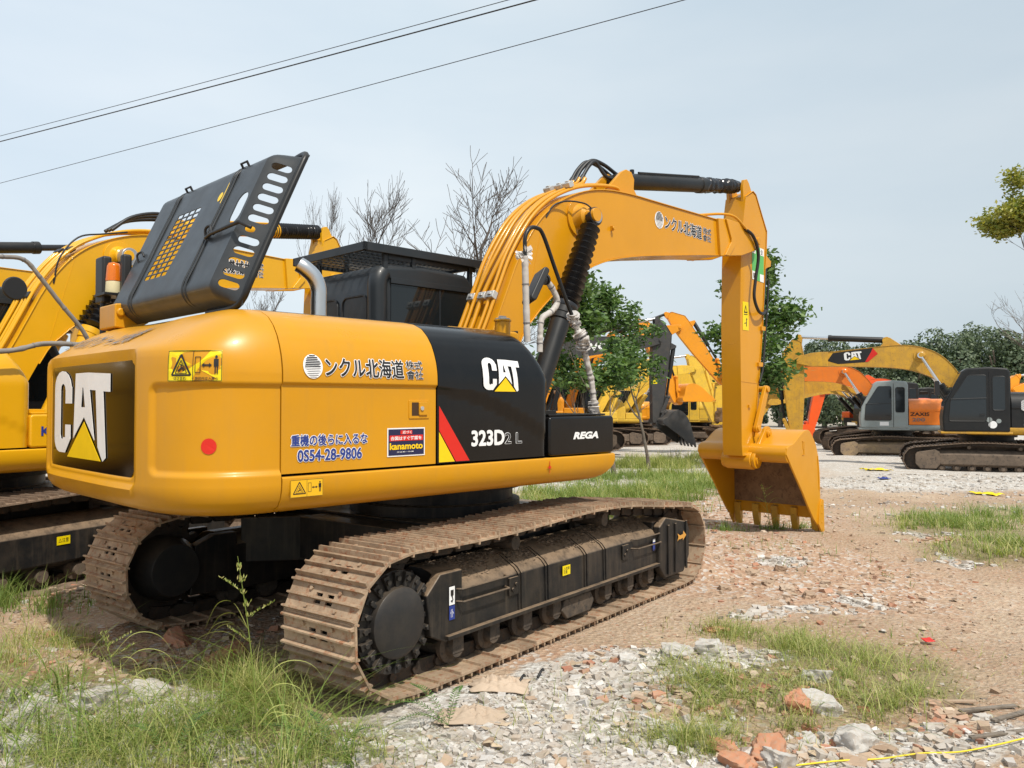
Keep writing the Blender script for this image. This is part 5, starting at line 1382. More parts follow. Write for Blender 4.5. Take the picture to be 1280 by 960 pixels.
tree('young leafy tree with lower spreading crown in front of the charcoal boom',812,21,htop(21,352),M['leaf'],12,lv=3,r=.07,spread=.5,up=.2,nleaf=4600,lsz=.08,sr=.18,group=LG,L=2.6,shrink=.55,kids=(3,4),lo=.45,keep=.45,hw=1.4)
tree('leafy tree standing directly behind the vertical stick',918,22,htop(22,318),M['leaf'],31,lv=3,r=.10,spread=.42,up=.3,nleaf=8000,lsz=.09,sr=.22,group=LG,L=3.2,shrink=.50,kids=(3,5),lo=.28,keep=.5,hw=1.55)
tree('yellowing tree reaching in from the right edge high up',1372,24,htop(24,200),M['leafy'],44,lv=4,r=.16,spread=.50,up=.2,nleaf=12000,lsz=.075,sr=.16,L=5.4,shrink=.52,kids=(3,4),lo=.68,keep=.8)
# wood on the horizon, tree by tree
rnd=random.Random(99)
def far_tree(i,px,depth,H,wd,label):
    rr_=random.Random(200+i); x=(px-640)/F_PX*depth
    root=empty('distant_tree',(x,depth,gz(depth)),0,label,'tree','trees on the horizon')
    b=MB(); b.tube([(0,0,-.3),(.1,0,H*.35),(0,.1,H*.7)],.25,6,rr=[.28,.2,.08])
    for k in range(6): a=rr_.uniform(0,6.28); b.tube([(0,0,H*.3+k*.4),(math.cos(a)*wd*.6,math.sin(a)*wd*.6,H*.5+k*.5)],.08,5)
    b.build('trunk',M['bark'],root)
    b=MB(); blobs=[]
    for k in range(15):
        a=rr_.uniform(0,6.28); h=rr_.uniform(.10,.86); w_=wd*math.sqrt(max(.05,1-((h-.42)/.52)**2))*rr_.uniform(.2,.85)
        blobs.append((Vector((math.cos(a)*w_,math.sin(a)*w_,h*H)),rr_.uniform(.13,.22)*H*(1.15-.5*h)))
    blobs.append((Vector((0,0,H*.82)),H*.17))
    for q in range(7500):
        c_,R_=rr_.choice(blobs); n_=Vector((rr_.gauss(0,1),rr_.gauss(0,1),rr_.gauss(.25,1))).normalized()
        p=c_+n_*R_*rr_.uniform(.78,1.06)*(1+.22*noise.noise(n_*2.5+c_)); 
        if p.z<.3: continue
        m_=(n_+Vector((rr_.gauss(0,.45),rr_.gauss(0,.45),rr_.gauss(0,.45)))).normalized(); u=m_.orthogonal().normalized(); u.rotate(Matrix.Rotation(rr_.uniform(0,6.28),3,m_)); v=m_.cross(u); s_=rr_.uniform(.10,.24)
        b.add([p-u*s_,p+v*s_*.6,p+u*s_,p-v*s_*.6],[(0,1,2,3)])
    b.build('crown',M['leafd'],root,smooth=0,recalc=False)
names=['rounded dark tree','taller spreading tree','lower bushy tree','dense broad tree']
prof=[(975,446),(1000,432),(1030,420),(1055,424),(1085,428),(1110,412),(1140,416),(1165,414),(1185,406),(1205,404),(1225,412),(1245,408),(1262,416),(1285,424),(1310,410),(940,478),(890,482),(840,480),(790,482),(740,480),(700,478)]
for i,(px,ty) in enumerate(prof):
    dep=rnd.uniform(78,96)
    H=htop(dep,ty)*rnd.choice((1.,.93,1.04,.86)); far_tree(i,px,dep,H,H*.34+.6,'%s on the horizon, number %d counted from the right part of the wood'%(names[i%4],i+1))
FT=[o for o in COL.objects if o.name.startswith('distant_tree')]
for i,o in enumerate(sorted(FT,key=lambda o:o.location.x/o.location.y)):
    where=['behind the boom cylinder foot', 'low behind the leafy tree trunk', 'low behind the pale yellow machines', 'low behind the charcoal bucket', 'low, just left of the main stick', 'low, just right of the main stick', 'left of the dirty yellow stick', 'behind the top of the dirty yellow stick', 'above the boom logo', 'under the long arm cylinder of the dirty yellow boom', 'above the bend of the orange boom', 'above the grey cab roof', 'above the orange machine body', 'above the bend of the dirty yellow boom', 'just left of the black cab roof', 'above the black cab front', 'above the middle of the black cab', 'above the rear of the black cab', 'above the amber boom end', 'at the right edge of the wood', 'beyond the right edge of the frame']
    o['label']='distant green tree %s'%where[min(i,len(where)-1)]

# ------------------------------------------------------------------ ground
def zone_params():
    Z={}
    return Z
def ell(x,y,c,rx,ry,rot=0,soft=.35):
    dx,dy=x-c[0],y-c[1]; cr,sr=math.cos(rot),math.sin(rot); u=(dx*cr+dy*sr)/rx; v=(-dx*sr+dy*cr)/ry
    return 1-sstep(1-soft,1+soft,math.hypot(u,v)+.38*noise.noise(Vector((x*1.3,y*1.3,c[0])))+.35*noise.noise(Vector((x*4,y*4,c[1])))) 
def P2(px,py): p=gp(px,py); return (p.x,p.y)
WH=[(P2(640,900),1.0,.55,.35),(P2(740,845),.75,.5,.6),(P2(560,950),.9,.4,0),(P2(120,885),.9,.35,0),(P2(60,950),.5,.3,0),(P2(950,768),.30,.14,.3),(P2(1010,760),.35,.12,-.2),(P2(900,820),.45,.25,0),(P2(1150,930),.7,.25,.2),(P2(830,930),.5,.4,0)]
RD=[(P2(200,790),1.0,.5,.2),(P2(60,745),1.2,.5,.1),(P2(900,690),1.2,1.6,.3),(P2(1000,720),1.6,1.2,0),(P2(960,860),.7,.4,0),(P2(900,640),1.6,2.0,0),(P2(1000,930),.6,.3,0)]
_r=random.Random(77)
for _i in range(16):
    _d=3.4+7*_r.random(); _c=(_r.uniform(-.6,.62)*_d,_d)
    (WH if _i%3 else RD).append((_c,_r.uniform(.12,.5),_r.uniform(.08,.25),_r.uniform(0,3)))
RD+= [(P2(120,830),.9,.3,.2),(P2(700,820),.5,.25,.3),(P2(860,880),.4,.2,0)]
def white_w(x,y):
    a=max(ell(x,y,c_,rx,ry,ro) for c_,rx,ry,ro in WH)
    far=sstep(14.5,17.5,y+.8*noise.noise(Vector((x*.4,y*.4,3))))*(.75+.5*noise.noise(Vector((x*.25,y*.12,9))))
    road=sstep(11.8,12.6,y)*(1-sstep(13.6,15,y))*.35*sstep(-3,3,x)
    return clamp(max(a,far,road))
def red_w(x,y): return clamp(max(ell(x,y,c_,rx,ry,ro) for c_,rx,ry,ro in RD))
def on_track(x,y):
    dx,dy=x-MO[0],y-MO[1]; h=R(37.3); f=dx*math.sin(h)+dy*math.cos(h); l=-dx*math.cos(h)+dy*math.sin(h)
    m=1.
    for c_ in (1.19,-1.19):
        d=max(abs(f)-2.0,abs(l-c_)-.36); m=min(m,sstep(.0,.30,d))
    return m
def relief(x,y):
    n=noise.noise(Vector((x*.35,y*.35,1)))*.06+noise.noise(Vector((x*1.1,y*1.1,5)))*.035
    if y<20: n+=noise.noise(Vector((x*3.7,y*3.7,2)))*.018+noise.noise(Vector((x*9,y*9,7)))*.007+noise.noise(Vector((x*23,y*23,8)))*.003
    t=on_track(x,y)
    # old crawler prints and ruts
    for (ax,ay,h_) in ((4.6,6.,.12),(6.2,6.,.12),(3.4,12.,1.35),(3.4,13.6,1.35),(2.6,5.,.62)):
        u=(x-ax)*math.cos(h_)-(y-ay)*math.sin(h_); v_=(x-ax)*math.sin(h_)+(y-ay)*math.cos(h_)
        if abs(u)<.42 and y<20: n+=(-.022+.009*math.sin(v_*2*PI/.19))*(1-sstep(.26,.42,abs(u)))*(.45+.55*clamp(noise.noise(Vector((x,y,6)))*3+.5))
    dx,dy=x-MO[0],y-MO[1]; h=R(37.3)
    # soil heaped at the front of the right track
    hx=MO[0]+math.sin(h)*2.45+math.cos(h)*1.15; hy_=MO[1]+math.cos(h)*2.45-math.sin(h)*1.15
    n+=.20*math.exp(-(((x-hx)/.45)**2+((y-hy_)/.42)**2))
    n+=.10*math.exp(-(((x-1.5)/2.2)**2+((y-9.8)/.9)**2))
    bx,by=P2(965,655); n*=(1-.8*math.exp(-(((x-bx)/1.1)**2+((y-by)/.9)**2)))
    lo=.04*(1-sstep(1.0,3.,abs(dx)+abs(dy)-2))
    return n*t*.9-.012+hills(x,y)-.0
xs=[-400,-250,-160,-100,-70,-50,-36,-26,-19,-14]; x=-11.
while x<14: xs.append(x); x+=.07 if -5.<x<6.5 else .16
xs+=[15,17,20,25,32,42,60,90,140,220,400]
ys_=[-60,-20,-6,0,1.2]; y=1.9; st_=.035
while y<26: ys_.append(y); y+=st_; st_*=1.0125
while y<700: ys_.append(y); y+=st_; st_*=1.14
b=MB(); nx_,ny_=len(xs),len(ys_)
cols=[]
def GP(i,j):
    x,y=xs[i],ys_[j]; return (x,y,relief(x,y) if y<60 else hills(x,min(y,120)))
b.grid(GP,nx_,ny_)
me=b.mesh('ground',[],60,recalc=False) if False else None
def ground_mat():
    m,nt,bs=nodes('yard ground'); at=N(nt,'ShaderNodeAttribute',attribute_name='zone'); sp=N(nt,'ShaderNodeSeparateColor'); nt.links.new(at.outputs['Color'],sp.inputs[0])
    n1=noise_tex(nt,2.2,8,.7); n2=noise_tex(nt,14,10,.75); n3=noise_tex(nt,55,6,.7)
    v=N(nt,'ShaderNodeTexVoronoi'); v.inputs['Scale'].default_value=26; tc=N(nt,'ShaderNodeTexCoord'); nt.links.new(tc.outputs['Object'],v.inputs['Vector'])
    v2=N(nt,'ShaderNodeTexVoronoi'); v2.inputs['Scale'].default_value=60; nt.links.new(tc.outputs['Object'],v2.inputs['Vector'])
    vs=N(nt,'ShaderNodeSeparateColor'); nt.links.new(v.outputs['Color'],vs.inputs[0])
    vs2=N(nt,'ShaderNodeSeparateColor'); nt.links.new(v2.outputs['Color'],vs2.inputs[0])
    tan=mix(nt,ramp(nt,n1.outputs[0],[(.3,0),(.7,1)]),(.41,.305,.205),(.545,.43,.32))
    n0=noise_tex(nt,.55,6,.65); tan=mix(nt,ramp(nt,n0.outputs[0],[(.42,0),(.60,.75)]),tan,(.34,.225,.145)); tan=mix(nt,ramp(nt,n2.outputs[0],[(.45,0),(.7,1)]),tan,(.30,.20,.13))
    tan=mix(nt,ramp(nt,vs2.outputs[0],[(.88,0),(.91,.6)]),tan,(.50,.42,.34))
    tan=mix(nt,ramp(nt,vs2.outputs[1],[(.93,0),(.95,.5)]),tan,(.40,.17,.10))
    red=mix(nt,ramp(nt,vs.outputs[0],[(.2,0),(.8,1)]),(.36,.215,.14),(.49,.335,.23)); red=mix(nt,ramp(nt,vs.outputs[1],[(.80,0),(.82,1)]),red,(.55,.50,.45))
    wh=mix(nt,ramp(nt,vs.outputs[0],[(.1,0),(.9,1)]),(.46,.43,.39),(.64,.62,.585)); wh=mix(nt,ramp(nt,vs2.outputs[0],[(.82,0),(.86,.8)]),wh,(.24,.19,.15))
    wh=mix(nt,ramp(nt,n1.outputs[0],[(.42,0),(.62,.6)]),wh,(.42,.35,.28))
    grass=mix(nt,n2.outputs[0],(.10,.11,.035),(.24,.20,.10))
    c_=mix(nt,math_(nt,'MULTIPLY',sp.outputs[1],ramp(nt,n2.outputs[0],[(.3,.4),(.6,1)])),tan,red)
    wf=ramp(nt,math_(nt,'ADD',sp.outputs[0],math_(nt,'MULTIPLY',math_(nt,'SUBTRACT',n2.outputs[0],.5),.9)),[(.38,0),(.62,1)])
    c_=mix(nt,wf,c_,wh)
    c_=mix(nt,math_(nt,'MULTIPLY',sp.outputs[2],.8),c_,grass)
    nt.links.new(c_,bs.inputs['Base Color']); bs.inputs['Roughness'].default_value=.95; bs.inputs['Specular IOR Level'].default_value=.2
    h=math_(nt,'ADD',math_(nt,'MULTIPLY',v.outputs['Distance'],1.2),math_(nt,'ADD',math_(nt,'MULTIPLY',n3.outputs[0],.7),n2.outputs[0]))
    bump(nt,bs,h,.75,.022)
    return m
g=b.build('ground',ground_mat(),None,smooth=180,recalc=False); tag(g,'dusty brown yard ground with brick rubble and pale gravel',None,None,'structure')
GR=[]   # grass patches: centre, radii
def gr(px,py,rx,ry,rot=0): GR.append((P2(px,py),rx,ry,rot))
gr(700,640,1.6,.55,.2); gr(790,600,2.2,.8,.1); gr(640,655,1.5,.5); gr(840,585,2.0,.7,0); gr(40,715,1.6,.5,.1); gr(20,690,2,.8,0); gr(1230,665,1.1,.8,0); gr(1260,690,.9,.5,0)
gr(960,860,.75,.5,0); gr(1060,830,.55,.42,0); gr(860,850,.4,.3,0); gr(900,920,.55,.25,0); gr(1130,850,.3,.3,0)
gr(60,920,.9,.42,0); gr(240,900,.8,.42,0); gr(380,930,.55,.3,0); gr(310,840,.45,.3,0); gr(160,960,1.2,.35,0); gr(20,850,.7,.4,0)
def grass_w(x,y): return clamp(max(ell(x,y,c_,rx*1.05,ry*1.05,ro,.5) for c_,rx,ry,ro in GR))
ca=g.data.color_attributes.new('zone','FLOAT_COLOR','POINT')
vals=[]
for v in g.data.vertices:
    x,y=v.co.x,v.co.y
    if abs(x)<60 and y<60: vals+= [white_w(x,y),red_w(x,y),grass_w(x,y)*.8 if y<16 else 0.,1]
    else: vals+=[.55,0,.25 if y>75 else 0,1]
ca.data.foreach_set('color',vals)

# ------------------------------------------------------------------ loose rubble
def stonemat(name,cols):
    m,nt,b=nodes(name); g=N(nt,'ShaderNodeNewGeometry'); n=noise_tex(nt,30,6,.7)
    c0=ramp(nt,g.outputs['Random Per Island'],[(i/(len(cols)-1),c_) for i,c_ in enumerate(cols)])
    c0=mix(nt,ramp(nt,n.outputs[0],[(.45,0),(.65,.55)]),c0,(.34,.26,.19)); nt.links.new(c0,b.inputs['Base Color']); b.inputs['Roughness'].default_value=.92; bump(nt,b,n.outputs[0],.5,.006); return m
M['concrete']=stonemat('crushed concrete',[(.34,.30,.26),(.50,.47,.43),(.42,.38,.33),(.62,.60,.57),(.46,.44,.42),(.40,.33,.26)])
M['concrete_big']=stonemat('concrete lumps',[(.42,.40,.37),(.48,.46,.43)])
M['brick']=stonemat('broken brick',[(.36,.15,.085),(.42,.20,.12),(.46,.28,.19),(.33,.13,.08)])
M['brick_big']=stonemat('brick lumps',[(.42,.18,.10),(.46,.22,.12)])
M['clod']=stonemat('earth clods',[(.36,.25,.17),(.46,.34,.24),(.28,.19,.125),(.54,.43,.33)])
M['darkbit']=stonemat('dark scraps',[(.05,.045,.04),(.15,.12,.10)])
def stone(b,p,s,rnd,flat=.6,nv=9):
    # small irregular convex-looking block from a jittered box
    q=Matrix.Rotation(rnd.uniform(0,6.28),3,'Z') @ Matrix.Rotation(rnd.uniform(-.5,.5),3,'X')
    sx,sy,sz=s*rnd.uniform(.6,1.3),s*rnd.uniform(.5,1.),s*flat*rnd.uniform(.5,1.)
    vs=[]
    for z in (-1,1):
        for (x,y) in ((-1,-1),(1,-1),(1,1),(-1,1)):
            vs.append(p+q@Vector((x*sx*rnd.uniform(.45,1),y*sy*rnd.uniform(.45,1),z*sz*rnd.uniform(.55,1))))
    b.add(vs,[(0,3,2,1),(4,5,6,7),(0,1,5,4),(1,2,6,5),(2,3,7,6),(3,0,4,7)])
rnd=random.Random(17)
BW,BR,BC,BD=MB(),MB(),MB(),MB()
def put(b,x,y,s,flat=.6): stone(b,Vector((x,y,relief(x,y)+s*.12)),s,rnd,flat)
for i in range(60000):
    # denser near the camera
    d=3.0+17*rnd.random()**1.6; x=rnd.uniform(-.75,.72)*d; y=d
    if on_track(x,y)<.5: continue
    w_,r_,g_=white_w(x,y),red_w(x,y),grass_w(x,y)
    s=rnd.choice((.005,.006,.007,.009,.012,.02))*(1+.05*d)*rnd.uniform(.7,1.4)
    t=rnd.random()
    if t<w_*.9: put(BW,x,y,s*1.2)
    elif t<w_*.9+r_*.30 : put(BR if rnd.random()<.28 else BC,x,y,s*1.2)
    elif rnd.random()<.30: put(BC if rnd.random()<.85 else (BW if rnd.random()<.7 else BR),x,y,s*(.5 if rnd.random()<.85 else 1.1))
    elif rnd.random()<.03: put(BD,x,y,s*.9,.3)
for i in range(1100):
    c_,rx,ry,ro=rnd.choice(WH); x=rnd.gauss(c_[0],rx*.55); y=rnd.gauss(c_[1],ry*.55)
    if y<2.8 or on_track(x,y)<.9: continue
    put(BW if rnd.random()<.8 else BC,x,y,.012+.04*rnd.random()**2.2,.6)
for i in range(560):
    c_,rx,ry,ro=rnd.choice(RD); x=rnd.gauss(c_[0],rx*.5); y=rnd.gauss(c_[1],ry*.5)
    if y<2.8 or on_track(x,y)<.9: continue
    put(rnd.choice((BR,BC,BC)),x,y,rnd.uniform(.02,.05),.6)
for nme,bb,mt,lb in (('concrete_rubble',BW,'concrete','scattered crumbs of pale broken concrete'),('brick_rubble',BR,'brick','scattered crumbs of red broken brick'),('earth_clods',BC,'clod','scattered brown earth clods and pebbles'),('dark_scraps',BD,'darkbit','scattered dark scraps on the dirt')):
    tag(bb.build(nme,M[mt],None,smooth=0,recalc=False),lb,'rubble',None,'stuff')

b=MB()
for i in range(420):
    d=3.2+4.5*rnd.random(); x=rnd.uniform(-.6,.6)*d
    if on_track(x,d)<.9 or rnd.random()>white_w(x,d)+.25: continue
    l=rnd.uniform(.015,.05)*(1+.5*(rnd.random()<.1)); a=rnd.uniform(0,6.28); z=relief(x,d)+.012
    pts=[Vector((x+math.cos(a+t)*l*rnd.uniform(.5,1.2),d+math.sin(a+t)*l*rnd.uniform(.3,.8),z+rnd.uniform(-.008,.02))) for t in (0,1.5,3.1,4.6)]
    b.add(pts,[(0,1,2),(0,2,3)])
tag(b.build('cardboard_scraps',stonemat('weathered board',[(.42,.32,.21),(.52,.42,.30),(.34,.26,.18)]),None,smooth=0,recalc=False),'flat scraps of weathered board among the rubble','scraps',None,'stuff')
def rock(name,label,px,py,size,mat,cat,seed,group=None,sc_=(1,1,.7),cuts=3,rough=.20):
    rr_=random.Random(seed); bm=bmesh.new(); bmesh.ops.create_cube(bm,size=2)
    for v in bm.verts: v.co*=rr_.uniform(.75,1.08)
    bmesh.ops.subdivide_edges(bm,edges=bm.edges,cuts=cuts+9,use_grid_fill=True)
    for _ in range(7):      # fracture planes
        n_=Vector((rr_.gauss(0,1),rr_.gauss(0,1),rr_.gauss(0,1))).normalized(); dd=rr_.uniform(.72,1.0)
        for v in bm.verts:
            k=v.co.dot(n_)-dd
            if k>0: v.co-=n_*k
    for v in bm.verts: v.co+=v.co.normalized()*noise.noise(v.co*2.2+Vector((seed,0,0)))*rough+v.co.normalized()*(noise.noise(v.co*5+Vector((seed,0,0)))*.09+noise.noise(v.co*14+Vector((seed,0,0)))*.035)
    for v in bm.verts: v.co=Vector((v.co.x*size*sc_[0],v.co.y*size*sc_[1],v.co.z*size*sc_[2]))
    me=bpy.data.meshes.new(name); bm.to_mesh(me); bm.free(); me.materials.append(mat); me.shade_smooth(); me.set_sharp_from_angle(angle=R(28))
    o=bpy.data.objects.new(name,me); COL.objects.link(o); p=gp(px,py); o.location=(p.x,p.y,relief(p.x,p.y)+size*sc_[2]*.18); o.rotation_euler=(rr_.uniform(-.25,.25),rr_.uniform(-.25,.25),rr_.uniform(0,6.28))
    tag(o,label,cat,group); return o
cR=M['concrete_big']; bR=M['brick_big']
rock('concrete_lump','large pale concrete lump in the left foreground, left one of the flat pair',125,880,.13,cR,'rubble lump',1,sc_=(1.2,.8,.6))
rock('concrete_lump','square white concrete lump beside the flat one in the left foreground',190,868,.12,cR,'rubble lump',2,sc_=(1,.9,.55))
rock('concrete_lump','grey white concrete lump at the left edge under the grass',30,900,.13,cR,'rubble lump',3,sc_=(1.2,.8,.5))
rock('concrete_lump','small white lump low in the bottom left corner',25,935,.09,cR,'rubble lump',4)
rock('concrete_lump','tilted grey concrete block in the grass beside the orange lump',1030,885,.10,cR,'rubble lump',5,sc_=(1.1,.7,.75))
rock('concrete_lump','big rounded grey concrete lump just above the yellow rope',1068,926,.11,cR,'rubble lump',6,sc_=(1.15,.8,.65))
rock('concrete_lump','white concrete lump left of the right hand grass',848,815,.11,cR,'rubble lump',7,sc_=(1.1,.8,.6))
rock('concrete_lump','pale concrete chunk right of the grassy white lump',890,812,.09,cR,'rubble lump',8)
rock('concrete_lump','small white chunk at the edge of the white gravel',785,825,.07,cR,'rubble lump',9)
rock('concrete_lump','grey chunk at the bottom edge left of the rope end',978,948,.08,cR,'rubble lump',10)
rock('concrete_lump','pale chunk in the middle of the right hand grass',1020,852,.08,cR,'rubble lump',18)
rock('brick_lump','upright orange brick lump in the middle of the right grass',1000,885,.095,bR,'brick lump',11,sc_=(.9,.7,.95))
rock('brick_lump','broken red brick half under the grass left of the orange lump',902,930,.085,bR,'brick lump',12,sc_=(1.3,.8,.5))
rock('brick_lump','red brick piece at the bottom edge above the rope',960,940,.09,bR,'brick lump',13)
rock('brick_lump','small red brick piece beside the bottom brick',925,950,.07,bR,'brick lump',14)
rock('brick_lump','flat pinkish brick piece on soil above the right grass',893,785,.08,bR,'brick lump',15,sc_=(1.3,.8,.4))
rock('brick_lump','orange brick lump in the shade left of the near track',285,825,.13,bR,'brick lump',16,sc_=(1.1,.7,.7))
rock('brick_lump','long red brick shadowed between the two tracks',222,800,.10,bR,'brick lump',17,sc_=(1.6,.6,.5))
for i,(px,py,s) in enumerate(((905,735,.055),(960,728,.06),(985,735,.07),(1010,742,.06),(940,718,.06),(1030,725,.05),(975,712,.055),(885,700,.05))):
    rock('soil_lump','brown soil lump in the low heap on the dirt in front of the main bucket',px,py,s,M['clod'],'soil lump',30+i,'soil lumps heaped before the bucket')

# ------------------------------------------------------------------ grass
M['grass']=leafmat('grass blades',[(.12,.17,.03),(.23,.29,.06),(.40,.40,.13),(.52,.46,.22)],.3)
M['grassg']=leafmat('green grass blades',[(.11,.17,.03),(.17,.25,.05),(.30,.33,.10)],.3)
def blade(b,p,h,lean,w_,rnd,seg=4):
    a=rnd.uniform(0,2*PI); d=Vector((math.cos(a),math.sin(a),0)); s=Vector((-d.y,d.x,0))*w_; vs=[]
    for k in range(seg+1):
        t=k/seg; q=p+d*(lean*t*t*h)+Vector((0,0,h*(t-.35*lean*t*t))); ww=s*(1-t**1.5)
        vs+=[q-ww,q+ww] if k<seg else [q]
    fs=[(2*k,2*k+1,2*k+3,2*k+2) for k in range(seg-1)]+[(2*seg-2,2*seg-1,2*seg)]
    b.add(vs,fs)
def patch(label,cs,n,h,mat,seed,w_=.0025,lean=(.2,1.1),thin=0,seg=4):
    rnd=random.Random(seed); b=MB(); tf=[]
    for px,py,rx,ry in cs:
        c_=gp(px,py)
        for _ in range(max(5,int(22*rx/.5))): tf.append((rnd.gauss(c_.x,rx*.5),rnd.gauss(c_.y,ry*.5),rnd.uniform(.02,.13),rnd.uniform(.45,1.35)))
    for i in range(n):
        tx,ty,tr,th=rnd.choice(tf)
        if rnd.random()<.10: tr*=4; th*=.8
        x=rnd.gauss(tx,tr); y=rnd.gauss(ty,tr)
        if on_track(x,y)<.95 or y<2.2: continue
        blade(b,Vector((x,y,relief(x,y)-.01)),h*th*rnd.uniform(.35,1.15),rnd.uniform(*lean),w_*rnd.uniform(.6,1.4),rnd,seg)
    tag(b.build('grass',mat,None,smooth=0,recalc=False),label,'grass',None,'stuff')
patch('tall grass in the bottom left foreground',[(60,930,.7,.3),(240,915,.6,.3),(370,940,.4,.25),(150,965,.8,.25),(310,870,.25,.2)],3600,.30,M['grass'],1,.0017,(.3,1.7))
patch('dense grass tuft between the tracks in front',[(300,850,.28,.22),(350,880,.25,.16)],1700,.30,M['grass'],2,.002,(.3,1.5))
patch('grass at the left edge by the rubble',[(10,830,.5,.3),(70,800,.5,.2)],1500,.20,M['grass'],3,.002)
patch('dark grass along the neighbour machine track',[(30,715,1.2,.45),(80,700,.8,.4),(10,760,.8,.3)],5200,.26,M['grassg'],4,.003)
patch('yellow green grass clump on the right foreground rubble',[(880,850,.35,.25),(960,880,.45,.3),(1060,830,.4,.3),(1010,810,.4,.25),(1100,870,.3,.25),(860,920,.35,.2),(920,790,.3,.2)],6000,.18,M['grass'],5,.0019,(.3,1.7))
patch('long arching grass blades leaning over the left foreground',[(90,940,.6,.25),(260,930,.5,.25),(330,880,.3,.2),(380,950,.35,.2),(20,880,.4,.25)],900,.52,M['grassg'],21,.0032,(.9,2.0),seg=8)
patch('longer loose blades over the right foreground rubble',[(880,850,.35,.25),(960,880,.45,.3),(1060,830,.4,.3),(1110,880,.3,.25)],420,.26,M['grass'],22,.003,(.7,2.0),seg=7)
patch('stray dry blades scattered over the rubble',[(600,900,1.2,.6),(740,880,1.,.6),(1000,800,1.5,.8),(150,800,1.2,.5)],700,.12,M['grass'],23,.002,(.4,1.8))
patch('green grass strip beyond the near track',[(690,632,1.3,.5),(760,622,1.6,.6),(830,612,1.2,.6),(650,645,1.2,.5),(800,595,2.0,.7),(720,612,1.6,.7),(870,608,.6,.4)],17000,.30,M['grassg'],6,.0045)
patch('straw coloured blades mixed into the strip beyond the near track',[(690,632,1.5,.6),(770,618,1.8,.7),(850,604,1.8,.6),(640,650,1.2,.6)],7000,.36,M['grass'],26,.0045,(.3,1.4))
patch('dry grass before the charcoal bucket',[(810,578,1.6,.5),(850,572,1.2,.6),(780,572,1.6,.6),(880,566,1.0,.5),(830,590,1.5,.5)],9000,.42,M['grass'],7,.006,(.3,1.2))
patch('green grass clump at the right edge by the dirt',[(1210,655,.9,.6),(1265,680,.6,.5),(1180,645,.6,.3),(1270,640,.8,.5)],3600,.24,M['grassg'],8,.004)
patch('dry blades around the right edge grass',[(1210,655,1.2,.8),(1260,690,1.0,.7)],2200,.24,M['grass'],27,.004,(.3,1.5))
patch('weeds under the teeth of the main bucket',[(915,665,.22,.12),(968,662,.2,.12),(1000,660,.15,.1)],500,.16,M['grassg'],9,.004)
patch('sparse grass blades on the right dirt',[(1000,690,1.5,1.),(1150,650,1.,.6),(970,790,.6,.3)],500,.12,M['grassg'],10,.003)

# single weeds
def weed(label,px,py,h,seed,heads=6,arcs=10):
    rr_=random.Random(seed); p=gp(px,py); root=empty('tall_weed',(p.x,p.y,relief(p.x,p.y)),0,label,'weed')
    b=MB(); st_=spline([(0,0,0),(-.01,0,h*.3),(-.05,.01,h*.65),(-.10,.0,h)],6); b.tube(st_,.005,6,rr=[.005*(1-.75*i/(len(st_)-1)) for i in range(len(st_))]); s_=b.build('stem',M['grass'],root,smooth=60)
    b=MB()
    for i in range(arcs):
        k=rr_.randint(2,len(st_)-6); o=st_[k]; a=rr_.choice((0,PI))+rr_.gauss(0,.5); d=Vector((math.cos(a),math.sin(a)*.6,0)); L_=rr_.uniform(.18,.38)
        pts=spline([o,o+d*L_*.35+Vector((0,0,L_*.35)),o+d*L_*.75+Vector((0,0,L_*.3)),o+d*L_*1.05-Vector((0,0,L_*.1))],5)
        for q in range(len(pts)-1):
            w0=.004*(1-q/len(pts)); w1=.004*(1-(q+1)/len(pts)); u=Vector((-d.y,d.x,.6)).normalized(); b.add([pts[q]-u*w0,pts[q]+u*w0,pts[q+1]+u*w1,pts[q+1]-u*w1],[(0,1,2,3)])
    b.build('leaf_blades',M['grass'],root,smooth=0,recalc=False)
    b=MB()
    for i in range(heads*10):
        t=rr_.random()**.6; k=int((.72+.27*t)*(len(st_)-1)); o=st_[k]+Vector((rr_.gauss(0,.008),rr_.gauss(0,.008),rr_.uniform(-.01,.01))); d=Vector((rr_.gauss(0,.4),rr_.gauss(0,.4),1)).normalized(); b.add([o,o+d*.012+Vector((.003,0,0)),o+d*.024,o+d*.012-Vector((.003,0,0))],[(0,1,2,3)])
    for i in range(3):
        o=st_[int(len(st_)*.6)+i*2]; d=Vector((rr_.choice((-1,1))*.9,.2,.5)).normalized(); L_=.14
        for q in range(26):
            c_=o+d*(L_*q/26); e=Vector((rr_.gauss(0,.5),rr_.gauss(0,.5),.7)).normalized(); b.add([c_,c_+e*.008+Vector((.003,0,0)),c_+e*.018,c_+e*.008-Vector((.003,0,0))],[(0,1,2,3)])
    b.build('seed_head',M['grass'],root,smooth=0,recalc=False)
weed('tall seeding grass weed standing in front of the gap between the tracks',322,960,.98,4,arcs=16)
weed('thin bent weed stalk among the left grass',150,905,.5,6,arcs=8,heads=3)
weed('small leafy weed against the dark bucket opening',962,665,.62,8,arcs=5,heads=5)
